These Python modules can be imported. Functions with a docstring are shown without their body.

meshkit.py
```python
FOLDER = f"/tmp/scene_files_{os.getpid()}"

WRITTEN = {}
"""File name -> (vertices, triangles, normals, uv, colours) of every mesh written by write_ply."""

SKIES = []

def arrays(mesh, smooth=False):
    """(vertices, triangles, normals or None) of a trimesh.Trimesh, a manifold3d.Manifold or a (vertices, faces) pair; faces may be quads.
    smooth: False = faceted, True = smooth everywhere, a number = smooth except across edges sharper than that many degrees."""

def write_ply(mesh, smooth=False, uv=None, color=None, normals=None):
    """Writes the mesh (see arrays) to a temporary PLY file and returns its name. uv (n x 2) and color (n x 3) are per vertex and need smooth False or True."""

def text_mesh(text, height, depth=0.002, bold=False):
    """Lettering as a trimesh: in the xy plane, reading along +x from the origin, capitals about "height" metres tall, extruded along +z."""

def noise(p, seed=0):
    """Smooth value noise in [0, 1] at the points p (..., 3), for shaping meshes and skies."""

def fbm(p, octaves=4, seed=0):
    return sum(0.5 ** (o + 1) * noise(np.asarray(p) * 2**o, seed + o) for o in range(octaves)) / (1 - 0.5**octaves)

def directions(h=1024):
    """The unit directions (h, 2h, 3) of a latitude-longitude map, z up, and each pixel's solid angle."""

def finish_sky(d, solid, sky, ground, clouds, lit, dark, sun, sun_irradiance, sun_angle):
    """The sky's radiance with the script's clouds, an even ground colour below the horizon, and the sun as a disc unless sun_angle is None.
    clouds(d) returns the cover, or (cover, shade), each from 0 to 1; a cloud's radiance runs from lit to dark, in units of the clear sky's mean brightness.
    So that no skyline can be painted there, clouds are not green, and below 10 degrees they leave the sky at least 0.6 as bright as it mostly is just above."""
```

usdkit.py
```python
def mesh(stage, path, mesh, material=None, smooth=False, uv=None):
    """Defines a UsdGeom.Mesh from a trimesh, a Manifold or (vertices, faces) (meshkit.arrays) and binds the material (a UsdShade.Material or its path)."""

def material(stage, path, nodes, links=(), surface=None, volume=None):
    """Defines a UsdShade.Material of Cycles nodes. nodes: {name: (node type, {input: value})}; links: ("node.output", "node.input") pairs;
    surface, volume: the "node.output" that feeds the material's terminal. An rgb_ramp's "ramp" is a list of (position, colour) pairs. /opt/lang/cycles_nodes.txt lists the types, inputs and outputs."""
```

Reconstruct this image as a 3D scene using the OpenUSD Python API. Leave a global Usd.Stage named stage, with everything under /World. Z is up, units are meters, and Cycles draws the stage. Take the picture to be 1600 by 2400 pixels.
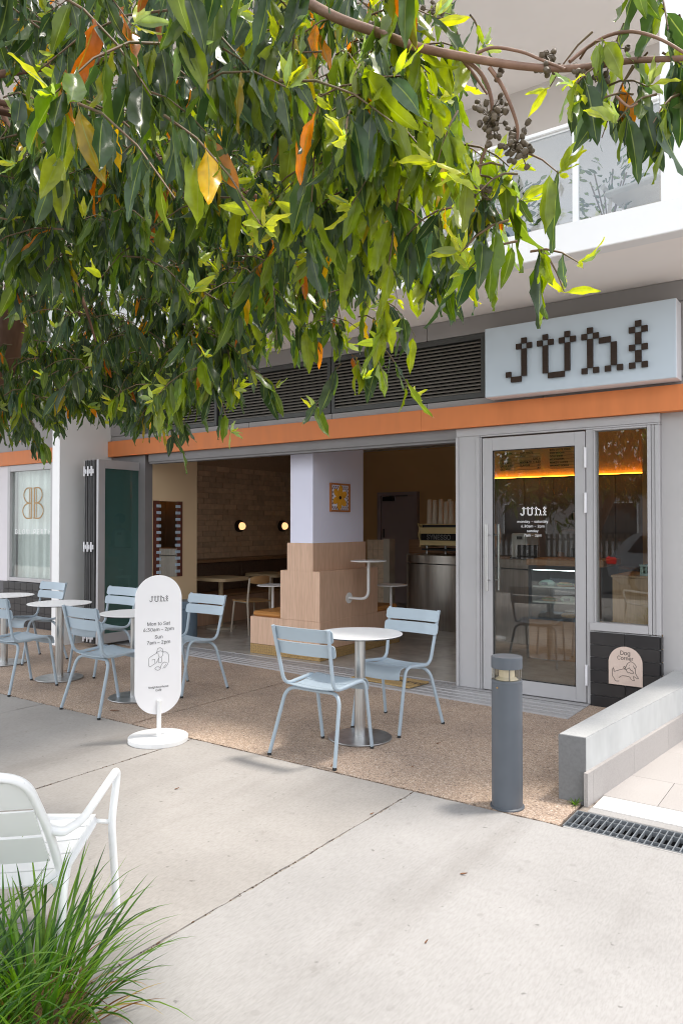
import math, random
import numpy as np, trimesh, usdkit, meshkit
from pxr import Usd, UsdGeom, UsdLux, UsdShade, Gf, Sdf, Vt
from shapely.geometry import Polygon, LineString, Point, box as sbox
from shapely.ops import unary_union

stage = Usd.Stage.CreateInMemory()
UsdGeom.SetStageUpAxis(stage, 'Z')
UsdGeom.SetStageMetersPerUnit(stage, 1)
UsdGeom.Xform.Define(stage, '/World')
UsdGeom.Scope.Define(stage, '/World/Looks')

# ------------------------------------------------------------------ camera, sky, sun, exposure
cam = UsdGeom.Camera.Define(stage, '/World/camera')
cam.CreateHorizontalApertureAttr(24.0)
cam.CreateVerticalApertureAttr(36.0)
cam.CreateFocalLengthAttr(24.0 * 1740 / 1600)
cam.CreateClippingRangeAttr(Gf.Vec2f(0.05, 500))
cam.AddTranslateOp().Set((0, -6.27, 1.5))
cam.AddRotateXYZOp().Set((90.99, 0, 35.2))
EXPOSURE = 1.5
cam.CreateExposureAttr(EXPOSURE)

SUN_AZ = math.radians(42)            # clockwise from +y towards +x: high above the roof, from the back right
SUN_EL = math.radians(70)
sky_m = usdkit.material(stage, '/World/Looks/sky', {
    's': ('sky_texture', {'sky_type': 'single_scattering', 'sun_disc': False, 'sun_elevation': SUN_EL, 'sun_rotation': SUN_AZ}),
    'tc': ('texture_coordinate', {}),
    'mp': ('mapping', {'scale': (1.0, 1.0, 2.4)}),
    'n': ('noise_texture', {'scale': 2.3, 'detail': 6.0, 'roughness': 0.55}),
    'r': ('rgb_ramp', {'ramp': [(0.30, (0.55, 0.55, 0.55)), (0.60, (1, 1, 1))]}),
    'mx': ('mix_color', {'b': (4.6, 4.7, 4.85), 'use_clamp': False}),
    'b': ('background_shader', {'strength': 0.135})},
    [('tc.generated', 'mp.vector'), ('mp.vector', 'n.vector'), ('n.fac', 'r.fac'), ('r.color', 'mx.fac'), ('s.color', 'mx.a'), ('mx.result', 'b.color')], surface='b.background')
dome = UsdLux.DomeLight.Define(stage, '/World/sky')
UsdShade.MaterialBindingAPI.Apply(dome.GetPrim()).Bind(sky_m)
dome.GetPrim().SetCustomDataByKey('kind', 'structure')
sun = UsdLux.DistantLight.Define(stage, '/World/sun')
sun.CreateNormalizeAttr(True)
sun.CreateIntensityAttr(0.40)
sun.CreateAngleAttr(8.0)
sun.CreateColorAttr(Gf.Vec3f(1.0, 0.94, 0.86))
sun.AddRotateXYZOp().Set((90 - math.degrees(SUN_EL), 0, 180 - math.degrees(SUN_AZ)))

# ------------------------------------------------------------------ helpers
USED = {}
def path_for(parent, name):
    k = (parent, name)
    n = USED.get(k, -1) + 1
    USED[k] = n
    return f'{parent}/{name}' + (f'_{n:03d}' if n else '')

def data(prim, label=None, cat=None, group=None, kind=None):
    for k, v in (('label', label), ('category', cat), ('group', group), ('kind', kind)):
        if v: prim.SetCustomDataByKey(k, v)

def thing(name, label, cat, loc=(0, 0, 0), rz=0.0, group=None):
    p = path_for('/World', name)
    x = UsdGeom.Xform.Define(stage, p)
    x.AddTranslateOp().Set(Gf.Vec3d(*map(float, loc)))
    x.AddRotateZOp().Set(float(rz))
    data(x.GetPrim(), label, cat, group)
    return p

def part(parent, name, mesh, m, smooth=False, label=None, kind=None, prims=None):
    p = path_for(parent, name)
    if isinstance(mesh, list): mesh = cat_(mesh)
    g = usdkit.mesh(stage, p, mesh, m, smooth=smooth)
    data(g.GetPrim(), label=label, kind=kind)
    if prims:
        api = UsdGeom.PrimvarsAPI(g)
        for k, a in prims.items():
            api.CreatePrimvar(k, Sdf.ValueTypeNames.Float3Array, 'vertex').Set(Vt.Vec3fArray.FromNumpy(np.asarray(a, np.float32)))
    return p

def single(name, mesh, m, label=None, cat=None, group=None, kind=None, smooth=False):
    p = part('/World', name, mesh, m, smooth)
    data(stage.GetPrimAtPath(p), label, cat, group, kind)
    return p

def copy(src, name, label, loc, rz=0.0, group=None):
    p = path_for('/World', name)
    x = UsdGeom.Xform.Define(stage, p)
    x.GetPrim().GetReferences().AddInternalReference(src)
    x.GetPrim().SetInstanceable(True)
    ops = {o.GetOpName(): o for o in x.GetOrderedXformOps()}
    x.ClearXformOpOrder()
    x.AddTranslateOp().Set(Gf.Vec3d(*map(float, loc)))
    x.AddRotateZOp().Set(float(rz))
    data(x.GetPrim(), label, None, group)
    return p

cat_ = trimesh.util.concatenate

CH = np.array([(sx, sy, sz) for sx in (-1, 1) for sy in (-1, 1) for sz in (-1, 1)], float)
_unit = {}
def bx(x0, x1, y0, y1, z0, z1, c=0.0):
    """Box between limits, with chamfered edges when c > 0."""
    lo, hi = np.array((min(x0, x1), min(y0, y1), min(z0, z1)), float), np.array((max(x0, x1), max(y0, y1), max(z0, z1)), float)
    h, m = (hi - lo) / 2, (hi + lo) / 2
    c = min(c, h.min() * 0.9)
    if c <= 0:
        b = trimesh.creation.box(h * 2); b.apply_translation(m); return b
    if 'f' not in _unit:
        pts = np.vstack([CH * np.where(np.arange(3) == k, 1.0, 0.8) for k in range(3)])
        hull = trimesh.convex.convex_hull(pts)
        idx = [int(np.argmin(((pts - v) ** 2).sum(1))) for v in hull.vertices]
        _unit['f'] = np.array(idx)[hull.faces]
    v = np.vstack([CH * (h - np.where(np.arange(3) == k, 0.0, c)) for k in range(3)]) + m
    return trimesh.Trimesh(v, _unit['f'], process=False)

def rot(mesh, deg, axis=(0, 0, 1), at=(0, 0, 0)):
    mesh.apply_transform(trimesh.transformations.rotation_matrix(math.radians(deg), axis, at)); return mesh

def mv(mesh, x=0, y=0, z=0):
    mesh.apply_translation((x, y, z)); return mesh

def smooth_path(pts, r=0.04, n=6):
    """Polyline with its inner corners rounded to radius r (a quadratic arc)."""
    pts = [np.array(p, float) for p in pts]
    out = [pts[0]]
    for a, b, c in zip(pts, pts[1:], pts[2:]):
        rr = r if np.isscalar(r) else r
        u, w = a - b, c - b
        lu, lw = np.linalg.norm(u), np.linalg.norm(w)
        k = min(rr, lu * 0.48, lw * 0.48)
        p, q = b + u / lu * k, b + w / lw * k
        for t in np.linspace(0, 1, n):
            out.append((1 - t) ** 2 * p + 2 * t * (1 - t) * b + t * t * q)
    out.append(pts[-1])
    return np.array(out)

def tube(pts, rad, sides=10, caps=True, squash=None):
    pts = np.asarray(pts, float)
    n = len(pts)
    rad = np.broadcast_to(np.asarray(rad, float), (n,))
    t = np.gradient(pts, axis=0)
    t /= np.maximum(np.linalg.norm(t, axis=1, keepdims=True), 1e-9)
    ref = np.array((0, 0, 1.0)) if abs(t[0][2]) < 0.9 else np.array((1.0, 0, 0))
    u = np.cross(ref, t[0]); u /= np.linalg.norm(u)
    a = np.arange(sides) * 2 * math.pi / sides
    rings = []
    for i in range(n):
        u = u - t[i] * (u @ t[i]); u /= max(np.linalg.norm(u), 1e-9)
        w = np.cross(t[i], u)
        rings.append(pts[i] + rad[i] * (np.cos(a)[:, None] * u + np.sin(a)[:, None] * w))
    v = np.vstack(rings)
    k, j = np.arange(n - 1)[:, None] * sides, np.arange(sides)
    j2 = (j + 1) % sides
    f = np.vstack([np.stack([k + j, k + j2, k + sides + j2], -1).reshape(-1, 3), np.stack([k + j, k + sides + j2, k + sides + j], -1).reshape(-1, 3)])
    if caps:
        v = np.vstack([v, pts[:1], pts[-1:]])
        f = np.vstack([f, np.stack([np.full(sides, n * sides), j2, j], -1), np.stack([np.full(sides, n * sides + 1), (n - 1) * sides + j, (n - 1) * sides + j2], -1)])
    return trimesh.Trimesh(v, f, process=False)

def lathe(profile, n=40, at=(0, 0, 0)):
    """Turned solid: (radius, height) pairs from bottom to top, closed at the axis."""
    p = np.array(profile, float)
    a = np.arange(n) * 2 * math.pi / n
    v = np.concatenate([np.stack([r * np.cos(a), r * np.sin(a), np.full(n, z)], -1) for r, z in p])
    f = []
    j = np.arange(n); j2 = (j + 1) % n
    for i in range(len(p) - 1):
        k = i * n
        f += [np.stack([k + j, k + j2, k + n + j2], -1), np.stack([k + j, k + n + j2, k + n + j], -1)]
    m = trimesh.Trimesh(v + np.array(at), np.vstack(f), process=False)
    return m

def cyl(r, z0, z1, n=32, at=(0, 0), c=0.0):
    c = min(c, r * 0.5, abs(z1 - z0) * 0.45)
    prof = [(0, z0), (r - c, z0), (r, z0 + c), (r, z1 - c), (r - c, z1), (0, z1)] if c else [(0, z0), (r, z0), (r, z1), (0, z1)]
    return lathe(prof, n, (at[0], at[1], 0))

def ext(poly, depth, o=(0, 0, 0), U=(1, 0, 0), V=(0, 0, 1)):
    """Shapely shape extruded: its x runs along U, its y along V, thickness along U x V from the origin o."""
    U, V = np.array(U, float), np.array(V, float)
    N = np.cross(U, V)
    ms = [trimesh.creation.extrude_polygon(g, depth, engine='earcut') for g in getattr(poly, 'geoms', [poly]) if g.area > 1e-9]
    m = cat_(ms)
    T = np.eye(4); T[:3, 0], T[:3, 1], T[:3, 2], T[:3, 3] = U, V, N, o
    m.apply_transform(T)
    return m

def plane_mesh(m, o, U, V):
    U, V = np.array(U, float), np.array(V, float)
    T = np.eye(4); T[:3, 0], T[:3, 1], T[:3, 2], T[:3, 3] = U, V, np.cross(U, V), o
    m.apply_transform(T); return m

def text(s, h, o, U=(1, 0, 0), V=(0, 0, 1), depth=0.0015, bold=False, align='c', squeeze=1.0):
    m = meshkit.text_mesh(s, h, depth, bold)
    w = m.bounds[1][0] + m.bounds[0][0]
    m.apply_translation((-w / 2 if align == 'c' else (0 if align == 'l' else -m.bounds[1][0]), 0, 0))
    m.apply_scale((squeeze, 1, 1))
    return plane_mesh(m, o, U, V)

def stroke(pts, w): return LineString(pts).buffer(w / 2, quad_segs=3)

def curve(pts, n=6):
    """Smooth curve through points (Catmull-Rom)."""
    p = np.array([pts[0]] + list(pts) + [pts[-1]], float)
    out = []
    for i in range(1, len(p) - 2):
        for t in np.linspace(0, 1, n, endpoint=False):
            out.append(0.5 * ((2 * p[i]) + (p[i + 1] - p[i - 1]) * t + (2 * p[i - 1] - 5 * p[i] + 4 * p[i + 1] - p[i + 2]) * t * t + (3 * p[i] - p[i - 1] - 3 * p[i + 1] + p[i + 2]) * t ** 3))
    out.append(p[-2])
    return np.array(out)

LETTERS = {'j': [(3, 0), (2, 1), (4, 1)] + [(3, r) for r in range(2, 7)] + [(0, 6), (1, 7), (2, 7)],
           'u': [(7, 0), (6, 1), (8, 1), (11, 0), (10, 1), (12, 1)] + [(c, r) for c in (7, 11) for r in range(2, 7)] + [(8, 7), (9, 7), (10, 7)],
           'n': [(15, 0), (14, 1), (16, 1)] + [(15, r) for r in range(2, 7)] + [(14, 7), (16, 7), (17, 2), (18, 2)] + [(19, r) for r in range(3, 7)] + [(18, 7), (20, 7)],
           'i': [(23, 0), (22, 1), (24, 1), (23, 2), (23, 3), (22, 4), (24, 4), (23, 5), (23, 6), (22, 7), (24, 7)]}
def pixel_letter(k, s, grow=0.0):
    return unary_union([sbox((c - 12) * s - grow, (-r + 3) * s - grow, (c - 11) * s + grow, (-r + 4) * s + grow) for c, r in LETTERS[k]])

# ------------------------------------------------------------------ materials
def M(name, col, rough=0.5, metal=0.0, var=0.10, scale=5.0, bump=0.0, bscale=60.0, spec=0.5, stretch=(1, 1, 1), col2=None, detail=5.0, coat=0.0, emit=None, rvar=0.0):
    col = np.array(col, float)
    a, b = (np.clip(col * (1 - var), 0, 1), np.clip(col * (1 + var), 0, 1)) if col2 is None else (col, np.array(col2, float))
    nodes = {'g': ('geometry', {}), 'm': ('mapping', {'scale': stretch}), 'n': ('noise_texture', {'scale': scale, 'detail': detail, 'roughness': 0.6}),
             'r': ('rgb_ramp', {'ramp': [(0.32, tuple(a)), (0.68, tuple(b))]}),
             'p': ('principled_bsdf', {'roughness': rough, 'metallic': metal, 'specular_ior_level': spec, 'coat_weight': coat})}
    links = [('g.position', 'm.vector'), ('m.vector', 'n.vector'), ('n.fac', 'r.fac'), ('r.color', 'p.base_color')]
    if bump:
        nodes['n2'] = ('noise_texture', {'scale': bscale, 'detail': 3.0})
        nodes['bp'] = ('bump', {'strength': 1.0, 'distance': bump})
        links += [('m.vector', 'n2.vector'), ('n2.fac', 'bp.height'), ('bp.normal', 'p.normal')]
    if rvar:
        nodes['rr'] = ('map_range', {'from_min': 0.3, 'from_max': 0.7, 'to_min': rough - rvar, 'to_max': rough + rvar})
        links += [('n.fac', 'rr.value'), ('rr.result', 'p.roughness')]
    if emit:
        nodes['p'][1]['emission_color'] = emit[0]; nodes['p'][1]['emission_strength'] = emit[1]
    return usdkit.material(stage, '/World/Looks/' + name, nodes, links, surface='p.BSDF')

def pane(name, tint, base=0.045, rough=0.0, boost=1.0):
    """Window glass: clear with a reflection that grows towards grazing angles (the same from both sides)."""
    return usdkit.material(stage, '/World/Looks/' + name, {
        'lw': ('layer_weight', {'blend': 0.5}), 'pw': ('math', {'math_type': 'power', 'value2': 4.2}),
        'ma': ('math', {'math_type': 'multiply_add', 'value2': boost, 'value3': base}),
        't': ('transparent_bsdf', {'color': tint}), 'gl': ('glossy_bsdf', {'color': (1, 1, 1), 'roughness': rough}), 'mx': ('mix_closure', {})},
        [('lw.facing', 'pw.value1'), ('pw.value', 'ma.value1'), ('ma.value', 'mx.fac'), ('t.BSDF', 'mx.closure1'), ('gl.BSDF', 'mx.closure2')], surface='mx.closure')

def concrete(name, c0, c1, stain, brush=(1.0, 1.0, 1.0), fine=90.0, bump=0.0012, speck=0.5):
    return usdkit.material(stage, '/World/Looks/' + name, {
        'g': ('geometry', {}), 'mb': ('mapping', {'scale': brush}),
        'n1': ('noise_texture', {'scale': 0.9, 'detail': 6.0, 'roughness': 0.65}), 'r1': ('rgb_ramp', {'ramp': [(0.33, c0), (0.66, c1)]}),
        'n2': ('noise_texture', {'scale': fine, 'detail': 3.0, 'roughness': 0.7}), 'r2': ('rgb_ramp', {'ramp': [(0.28, (0.84, 0.835, 0.83)), (0.60, (1.03, 1.03, 1.03))]}),
        'x1': ('mix_color', {'blend_type': 'multiply', 'fac': 0.85, 'use_clamp': False}),
        'n3': ('noise_texture', {'scale': 5.5, 'detail': 7.0, 'roughness': 0.75}), 'r3': ('rgb_ramp', {'ramp': [(0.62, (0, 0, 0)), (0.74, (1, 1, 1))]}),
        'x2': ('mix_color', {'b': stain}), 's3': ('math', {'math_type': 'multiply', 'value2': 0.5}),
        'n4': ('noise_texture', {'scale': 26.0, 'detail': 2.0}), 'r4': ('rgb_ramp', {'ramp': [(0.70, (0, 0, 0)), (0.76, (1, 1, 1))]}), 's4': ('math', {'math_type': 'multiply', 'value2': speck}),
        'x3': ('mix_color', {'b': tuple(np.array(stain) * 0.45)}),
        'v5': ('voronoi_texture', {'scale': 2.6, 'dimensions': '2D'}), 'r5': ('rgb_ramp', {'ramp': [(0.030, (1, 1, 1)), (0.045, (0, 0, 0))]}), 's5': ('math', {'math_type': 'multiply', 'value2': speck * 0.28}), 'x5': ('mix_color', {'b': tuple(np.array(stain) * 0.6)}),
        'm6': ('mapping', {'scale': (2.2, 0.25, 1.0), 'rotation': (0, 0, 0.5)}), 'n6': ('noise_texture', {'scale': 1.1, 'detail': 5.0, 'roughness': 0.6}), 'r6': ('rgb_ramp', {'ramp': [(0.55, (1, 1, 1)), (0.75, (0.80, 0.785, 0.77))]}), 'x6': ('mix_color', {'blend_type': 'multiply', 'fac': 0.9}),
        'bp': ('bump', {'strength': 1.0, 'distance': bump}),
        'p': ('principled_bsdf', {'roughness': 0.85, 'specular_ior_level': 0.3})},
        [('g.position', 'n1.vector'), ('n1.fac', 'r1.fac'), ('g.position', 'mb.vector'), ('mb.vector', 'n2.vector'), ('n2.fac', 'r2.fac'), ('r1.color', 'x1.a'), ('r2.color', 'x1.b'),
         ('g.position', 'n3.vector'), ('n3.fac', 'r3.fac'), ('r3.color', 's3.value1'), ('s3.value', 'x2.fac'), ('x1.result', 'x2.a'),
         ('g.position', 'n4.vector'), ('n4.fac', 'r4.fac'), ('r4.color', 's4.value1'), ('s4.value', 'x3.fac'), ('x2.result', 'x3.a'), ('g.position', 'v5.vector'), ('v5.distance', 'r5.fac'), ('r5.color', 's5.value1'), ('s5.value', 'x5.fac'), ('x3.result', 'x5.a'), ('g.position', 'm6.vector'), ('m6.vector', 'n6.vector'), ('n6.fac', 'r6.fac'), ('x5.result', 'x6.a'), ('r6.color', 'x6.b'), ('x6.result', 'p.base_color'),
         ('n2.fac', 'bp.height'), ('bp.normal', 'p.normal')], surface='p.BSDF')

def wood(name, c0, c1, rough=0.45, along='z', bump=0.0004, scale=1.0):
    st = {'z': (14, 14, 0.7), 'x': (0.7, 14, 14), 'y': (14, 0.7, 14)}[along]
    return usdkit.material(stage, '/World/Looks/' + name, {
        'g': ('geometry', {}), 'm': ('mapping', {'scale': tuple(s * scale for s in st)}),
        'n': ('noise_texture', {'scale': 1.3, 'detail': 7.0, 'roughness': 0.65, 'distortion': 0.8}), 'r': ('rgb_ramp', {'ramp': [(0.28, c0), (0.5, tuple((np.array(c0) + np.array(c1)) / 2)), (0.70, c1)]}),
        'n2': ('noise_texture', {'scale': 9.0, 'detail': 3.0}), 'r2': ('rgb_ramp', {'ramp': [(0.35, (0.82, 0.80, 0.78)), (0.6, (1, 1, 1))]}), 'x': ('mix_color', {'blend_type': 'multiply', 'fac': 0.8}),
        'bp': ('bump', {'strength': 1.0, 'distance': bump}), 'p': ('principled_bsdf', {'roughness': rough})},
        [('g.position', 'm.vector'), ('m.vector', 'n.vector'), ('n.fac', 'r.fac'), ('m.vector', 'n2.vector'), ('n2.fac', 'r2.fac'), ('r.color', 'x.a'), ('r2.color', 'x.b'), ('x.result', 'p.base_color'), ('n2.fac', 'bp.height'), ('bp.normal', 'p.normal')], surface='p.BSDF')

def foliage(name, translucent=0.35, rough=0.32):
    """Leaf with its own colour from the mesh (tint) and a pale midrib (lf: along, across, chance)."""
    return usdkit.material(stage, '/World/Looks/' + name, {
        'a': ('attribute', {'attribute': 'tint'}), 'b': ('attribute', {'attribute': 'lf'}), 'sp': ('separate_xyz', {}),
        'ab': ('math', {'math_type': 'absolute'}), 'mr': ('map_range', {'from_min': 0.02, 'from_max': 0.085, 'to_min': 0.7, 'to_max': 0.0, 'clamp': True}),
        'rib': ('mix_color', {'b': (0.26, 0.31, 0.09)}), 'g': ('geometry', {}), 'n': ('noise_texture', {'scale': 55.0, 'detail': 4.0}), 'r': ('rgb_ramp', {'ramp': [(0.3, (0.78, 0.78, 0.75)), (0.7, (1.12, 1.12, 1.1))]}),
        'x': ('mix_color', {'blend_type': 'multiply', 'fac': 1.0, 'use_clamp': False}),
        'tl': ('hsv', {'saturation': 1.2, 'value': 2.6}), 't': ('translucent_bsdf', {}),
        'bp': ('bump', {'strength': 0.5, 'distance': 0.0012}),
        'p': ('principled_bsdf', {'roughness': rough, 'specular_ior_level': 0.5}), 'mx': ('mix_closure', {'fac': translucent})},
        [('b.vector', 'sp.vector'), ('sp.y', 'ab.value1'), ('ab.value', 'mr.value'), ('mr.result', 'rib.fac'), ('a.color', 'rib.a'), ('g.position', 'n.vector'), ('n.fac', 'r.fac'),
         ('rib.result', 'x.a'), ('r.color', 'x.b'), ('x.result', 'p.base_color'), ('x.result', 'tl.color'), ('tl.color', 't.color'), ('n.fac', 'bp.height'), ('bp.normal', 'p.normal'), ('p.BSDF', 'mx.closure1'), ('t.BSDF', 'mx.closure2')], surface='mx.closure')

m_slab = concrete('broomed_concrete', (0.305, 0.292, 0.281), (0.375, 0.360, 0.348), (0.18, 0.165, 0.15), brush=(1.6, 0.35, 1), fine=75, bump=0.0006)
m_slab2 = concrete('weathered_concrete', (0.295, 0.275, 0.256), (0.365, 0.342, 0.32), (0.19, 0.165, 0.14), brush=(1.3, 0.5, 1), fine=65, bump=0.0006)
m_aggr = usdkit.material(stage, '/World/Looks/exposed_aggregate', {
    'g': ('geometry', {}), 'v': ('voronoi_texture', {'scale': 150.0}), 'sp': ('separate_color', {}), 'r': ('rgb_ramp', {'ramp': [(0.0, (0.17, 0.13, 0.11)), (0.12, (0.30, 0.225, 0.17)), (0.45, (0.44, 0.325, 0.25)), (0.8, (0.50, 0.385, 0.295)), (1.0, (0.64, 0.55, 0.47))]}),
    'n': ('noise_texture', {'scale': 1.4, 'detail': 6.0, 'roughness': 0.65}), 'r2': ('rgb_ramp', {'ramp': [(0.3, (0.72, 0.72, 0.74)), (0.65, (1.05, 1.03, 1.0))]}), 'x': ('mix_color', {'blend_type': 'multiply', 'fac': 1.0, 'use_clamp': False}),
    'bp': ('bump', {'strength': 0.9, 'distance': 0.0016, 'invert': True}), 'p': ('principled_bsdf', {'roughness': 0.8, 'specular_ior_level': 0.35})},
    [('g.position', 'v.vector'), ('v.color', 'sp.color'), ('sp.r', 'r.fac'), ('g.position', 'n.vector'), ('n.fac', 'r2.fac'), ('r.color', 'x.a'), ('r2.color', 'x.b'), ('x.result', 'p.base_color'), ('v.distance', 'bp.height'), ('bp.normal', 'p.normal')], surface='p.BSDF')
m_soil = M('joint_dirt', (0.07, 0.055, 0.045), 0.95, var=0.4, scale=40, bump=0.002)
m_debris = M('joint_debris', (0.05, 0.035, 0.025), 0.95, col2=(0.16, 0.10, 0.06), scale=50)
m_filler = M('joint_filler', (0.42, 0.36, 0.30), 0.9, col2=(0.10, 0.08, 0.07), scale=14)
m_asphalt = M('asphalt', (0.05, 0.05, 0.052), 0.9, var=0.25, scale=30, bump=0.002, bscale=200)
m_render_white = M('white_render', (0.80, 0.79, 0.78), 0.75, var=0.03, scale=1.2, bump=0.0004, bscale=120)
m_render_grey = M('grey_render', (0.425, 0.41, 0.405), 0.75, var=0.04, scale=1.0, bump=0.0005, bscale=120)
m_soffit = M('soffit_paint', (0.92, 0.87, 0.83), 0.8, var=0.03, scale=0.8)
m_upper = M('beige_render', (0.72, 0.67, 0.635), 0.8, var=0.04, scale=0.7, bump=0.0004)
m_lilac_wall = M('pale_lilac_wall', (0.66, 0.63, 0.65), 0.75, var=0.03, scale=1.0)
m_alu = M('anodised_aluminium', (0.43, 0.42, 0.425), 0.45, metal=0.2, var=0.03, scale=2)
m_alu_dark = M('dark_aluminium', (0.16, 0.155, 0.155), 0.4, metal=0.4, var=0.06, scale=3)
m_head = M('head_frame_grey', (0.20, 0.19, 0.19), 0.5, var=0.06, scale=3)
m_clad = M('grey_cladding', (0.30, 0.285, 0.28), 0.5, var=0.05, scale=1.5)
m_gap = M('shadow_gap', (0.02, 0.02, 0.02), 0.9)
m_louv = M('louvre_bronze', (0.15, 0.135, 0.115), 0.5, var=0.08, scale=4)
m_louv_frame = M('louvre_frame', (0.060, 0.062, 0.060), 0.5, var=0.08, scale=4)
m_orange = M('terracotta_paint', (0.63, 0.205, 0.068), 0.55, spec=0.3, var=0.06, scale=3.0, stretch=(2.5, 1, 0.5), rvar=0.08)
m_sign = M('pale_blue_acrylic', (0.52, 0.595, 0.66), 0.35, var=0.02, scale=1.0)
m_sign_side = M('white_sign_return', (0.78, 0.77, 0.79), 0.4, var=0.02)
m_brown = M('dark_brown_letters', (0.036, 0.022, 0.015), 0.6, spec=0.25, var=0.1)
m_black_tile = [M('black_tile', (0.016, 0.015, 0.016), 0.32, var=0.2, scale=7, bump=0.0005, bscale=25), M('black_tile_b', (0.022, 0.020, 0.020), 0.38, var=0.2, scale=7, bump=0.0005, bscale=25)]
m_grout = M('pale_grout', (0.42, 0.41, 0.41), 0.9, var=0.1, scale=30)
m_grout_dark = M('grey_grout', (0.12, 0.115, 0.12), 0.9, var=0.1, scale=30)
m_chair = M('pale_blue_powdercoat', (0.37, 0.445, 0.505), 0.42, var=0.03, scale=4, bump=0.00008, bscale=700)
m_chair_d = M('grey_blue_powdercoat', (0.20, 0.255, 0.30), 0.42, var=0.03, scale=4, bump=0.00008, bscale=700)
m_rubber = M('black_rubber', (0.02, 0.02, 0.02), 0.7)
m_white = M('white_powdercoat', (0.80, 0.80, 0.795), 0.4, var=0.02, scale=4)
m_signwhite = M('white_sign_board', (0.82, 0.81, 0.825), 0.5, var=0.015, scale=3)
m_top = M('white_laminate', (0.88, 0.875, 0.87), 0.42, var=0.025, scale=9)
m_core = M('black_laminate_core', (0.035, 0.035, 0.037), 0.5)
m_steel = M('brushed_steel', (0.60, 0.60, 0.59), 0.30, metal=1.0, var=0.06, scale=3, stretch=(30, 30, 0.4), rvar=0.06)
m_steel_base = M('brushed_steel_base', (0.50, 0.50, 0.50), 0.34, metal=1.0, var=0.08, scale=6, rvar=0.06)
m_counter_steel = M('dark_counter_steel', (0.50, 0.47, 0.43), 0.30, metal=1.0, var=0.10, scale=1.6, stretch=(3, 3, 0.3), rvar=0.05)
m_bollard = M('slate_grey_powdercoat', (0.085, 0.096, 0.112), 0.42, var=0.07, scale=5, bump=0.0002, bscale=300)
m_lens = M('lamp_diffuser', (0.72, 0.66, 0.55), 0.6, var=0.05)
m_lens_glass = pane('lamp_glass', (0.93, 0.89, 0.80), 0.06)
m_wallend = concrete('grey_painted_concrete', (0.17, 0.17, 0.17), (0.21, 0.21, 0.21), (0.13, 0.13, 0.125), fine=50, bump=0.0006, speck=0.2)
m_wallpaint = concrete('streaked_white_paint', (0.48, 0.485, 0.475), (0.56, 0.56, 0.545), (0.40, 0.41, 0.405), brush=(1, 1, 0.4), fine=4, bump=0.0005, speck=0.1)
m_walltop = concrete('weathered_wall_top', (0.42, 0.42, 0.412), (0.50, 0.497, 0.487), (0.36, 0.36, 0.36), fine=90, bump=0.0004, speck=0.15)
m_stone = [concrete('pale_stone_tile' + s, tuple(np.array((0.39, 0.36, 0.34)) * k), tuple(np.array((0.43, 0.40, 0.38)) * k), (0.34, 0.30, 0.275), fine=120, bump=0.0003, speck=0.06) for s, k in (('', 1.0), ('_b', 0.965))]
m_nosing = concrete('white_nosing_stone', (0.50, 0.49, 0.475), (0.56, 0.55, 0.535), (0.44, 0.41, 0.38), fine=60, bump=0.0004, speck=0.05)
m_galv = M('galvanised_steel', (0.27, 0.285, 0.30), 0.45, metal=0.6, var=0.18, scale=16)
m_glass = pane('clear_glass', (0.94, 0.96, 0.95), 0.065, boost=1.0)
m_glass_bal = pane('balcony_glass', (0.80, 0.83, 0.84), 0.10, boost=1.1)
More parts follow.
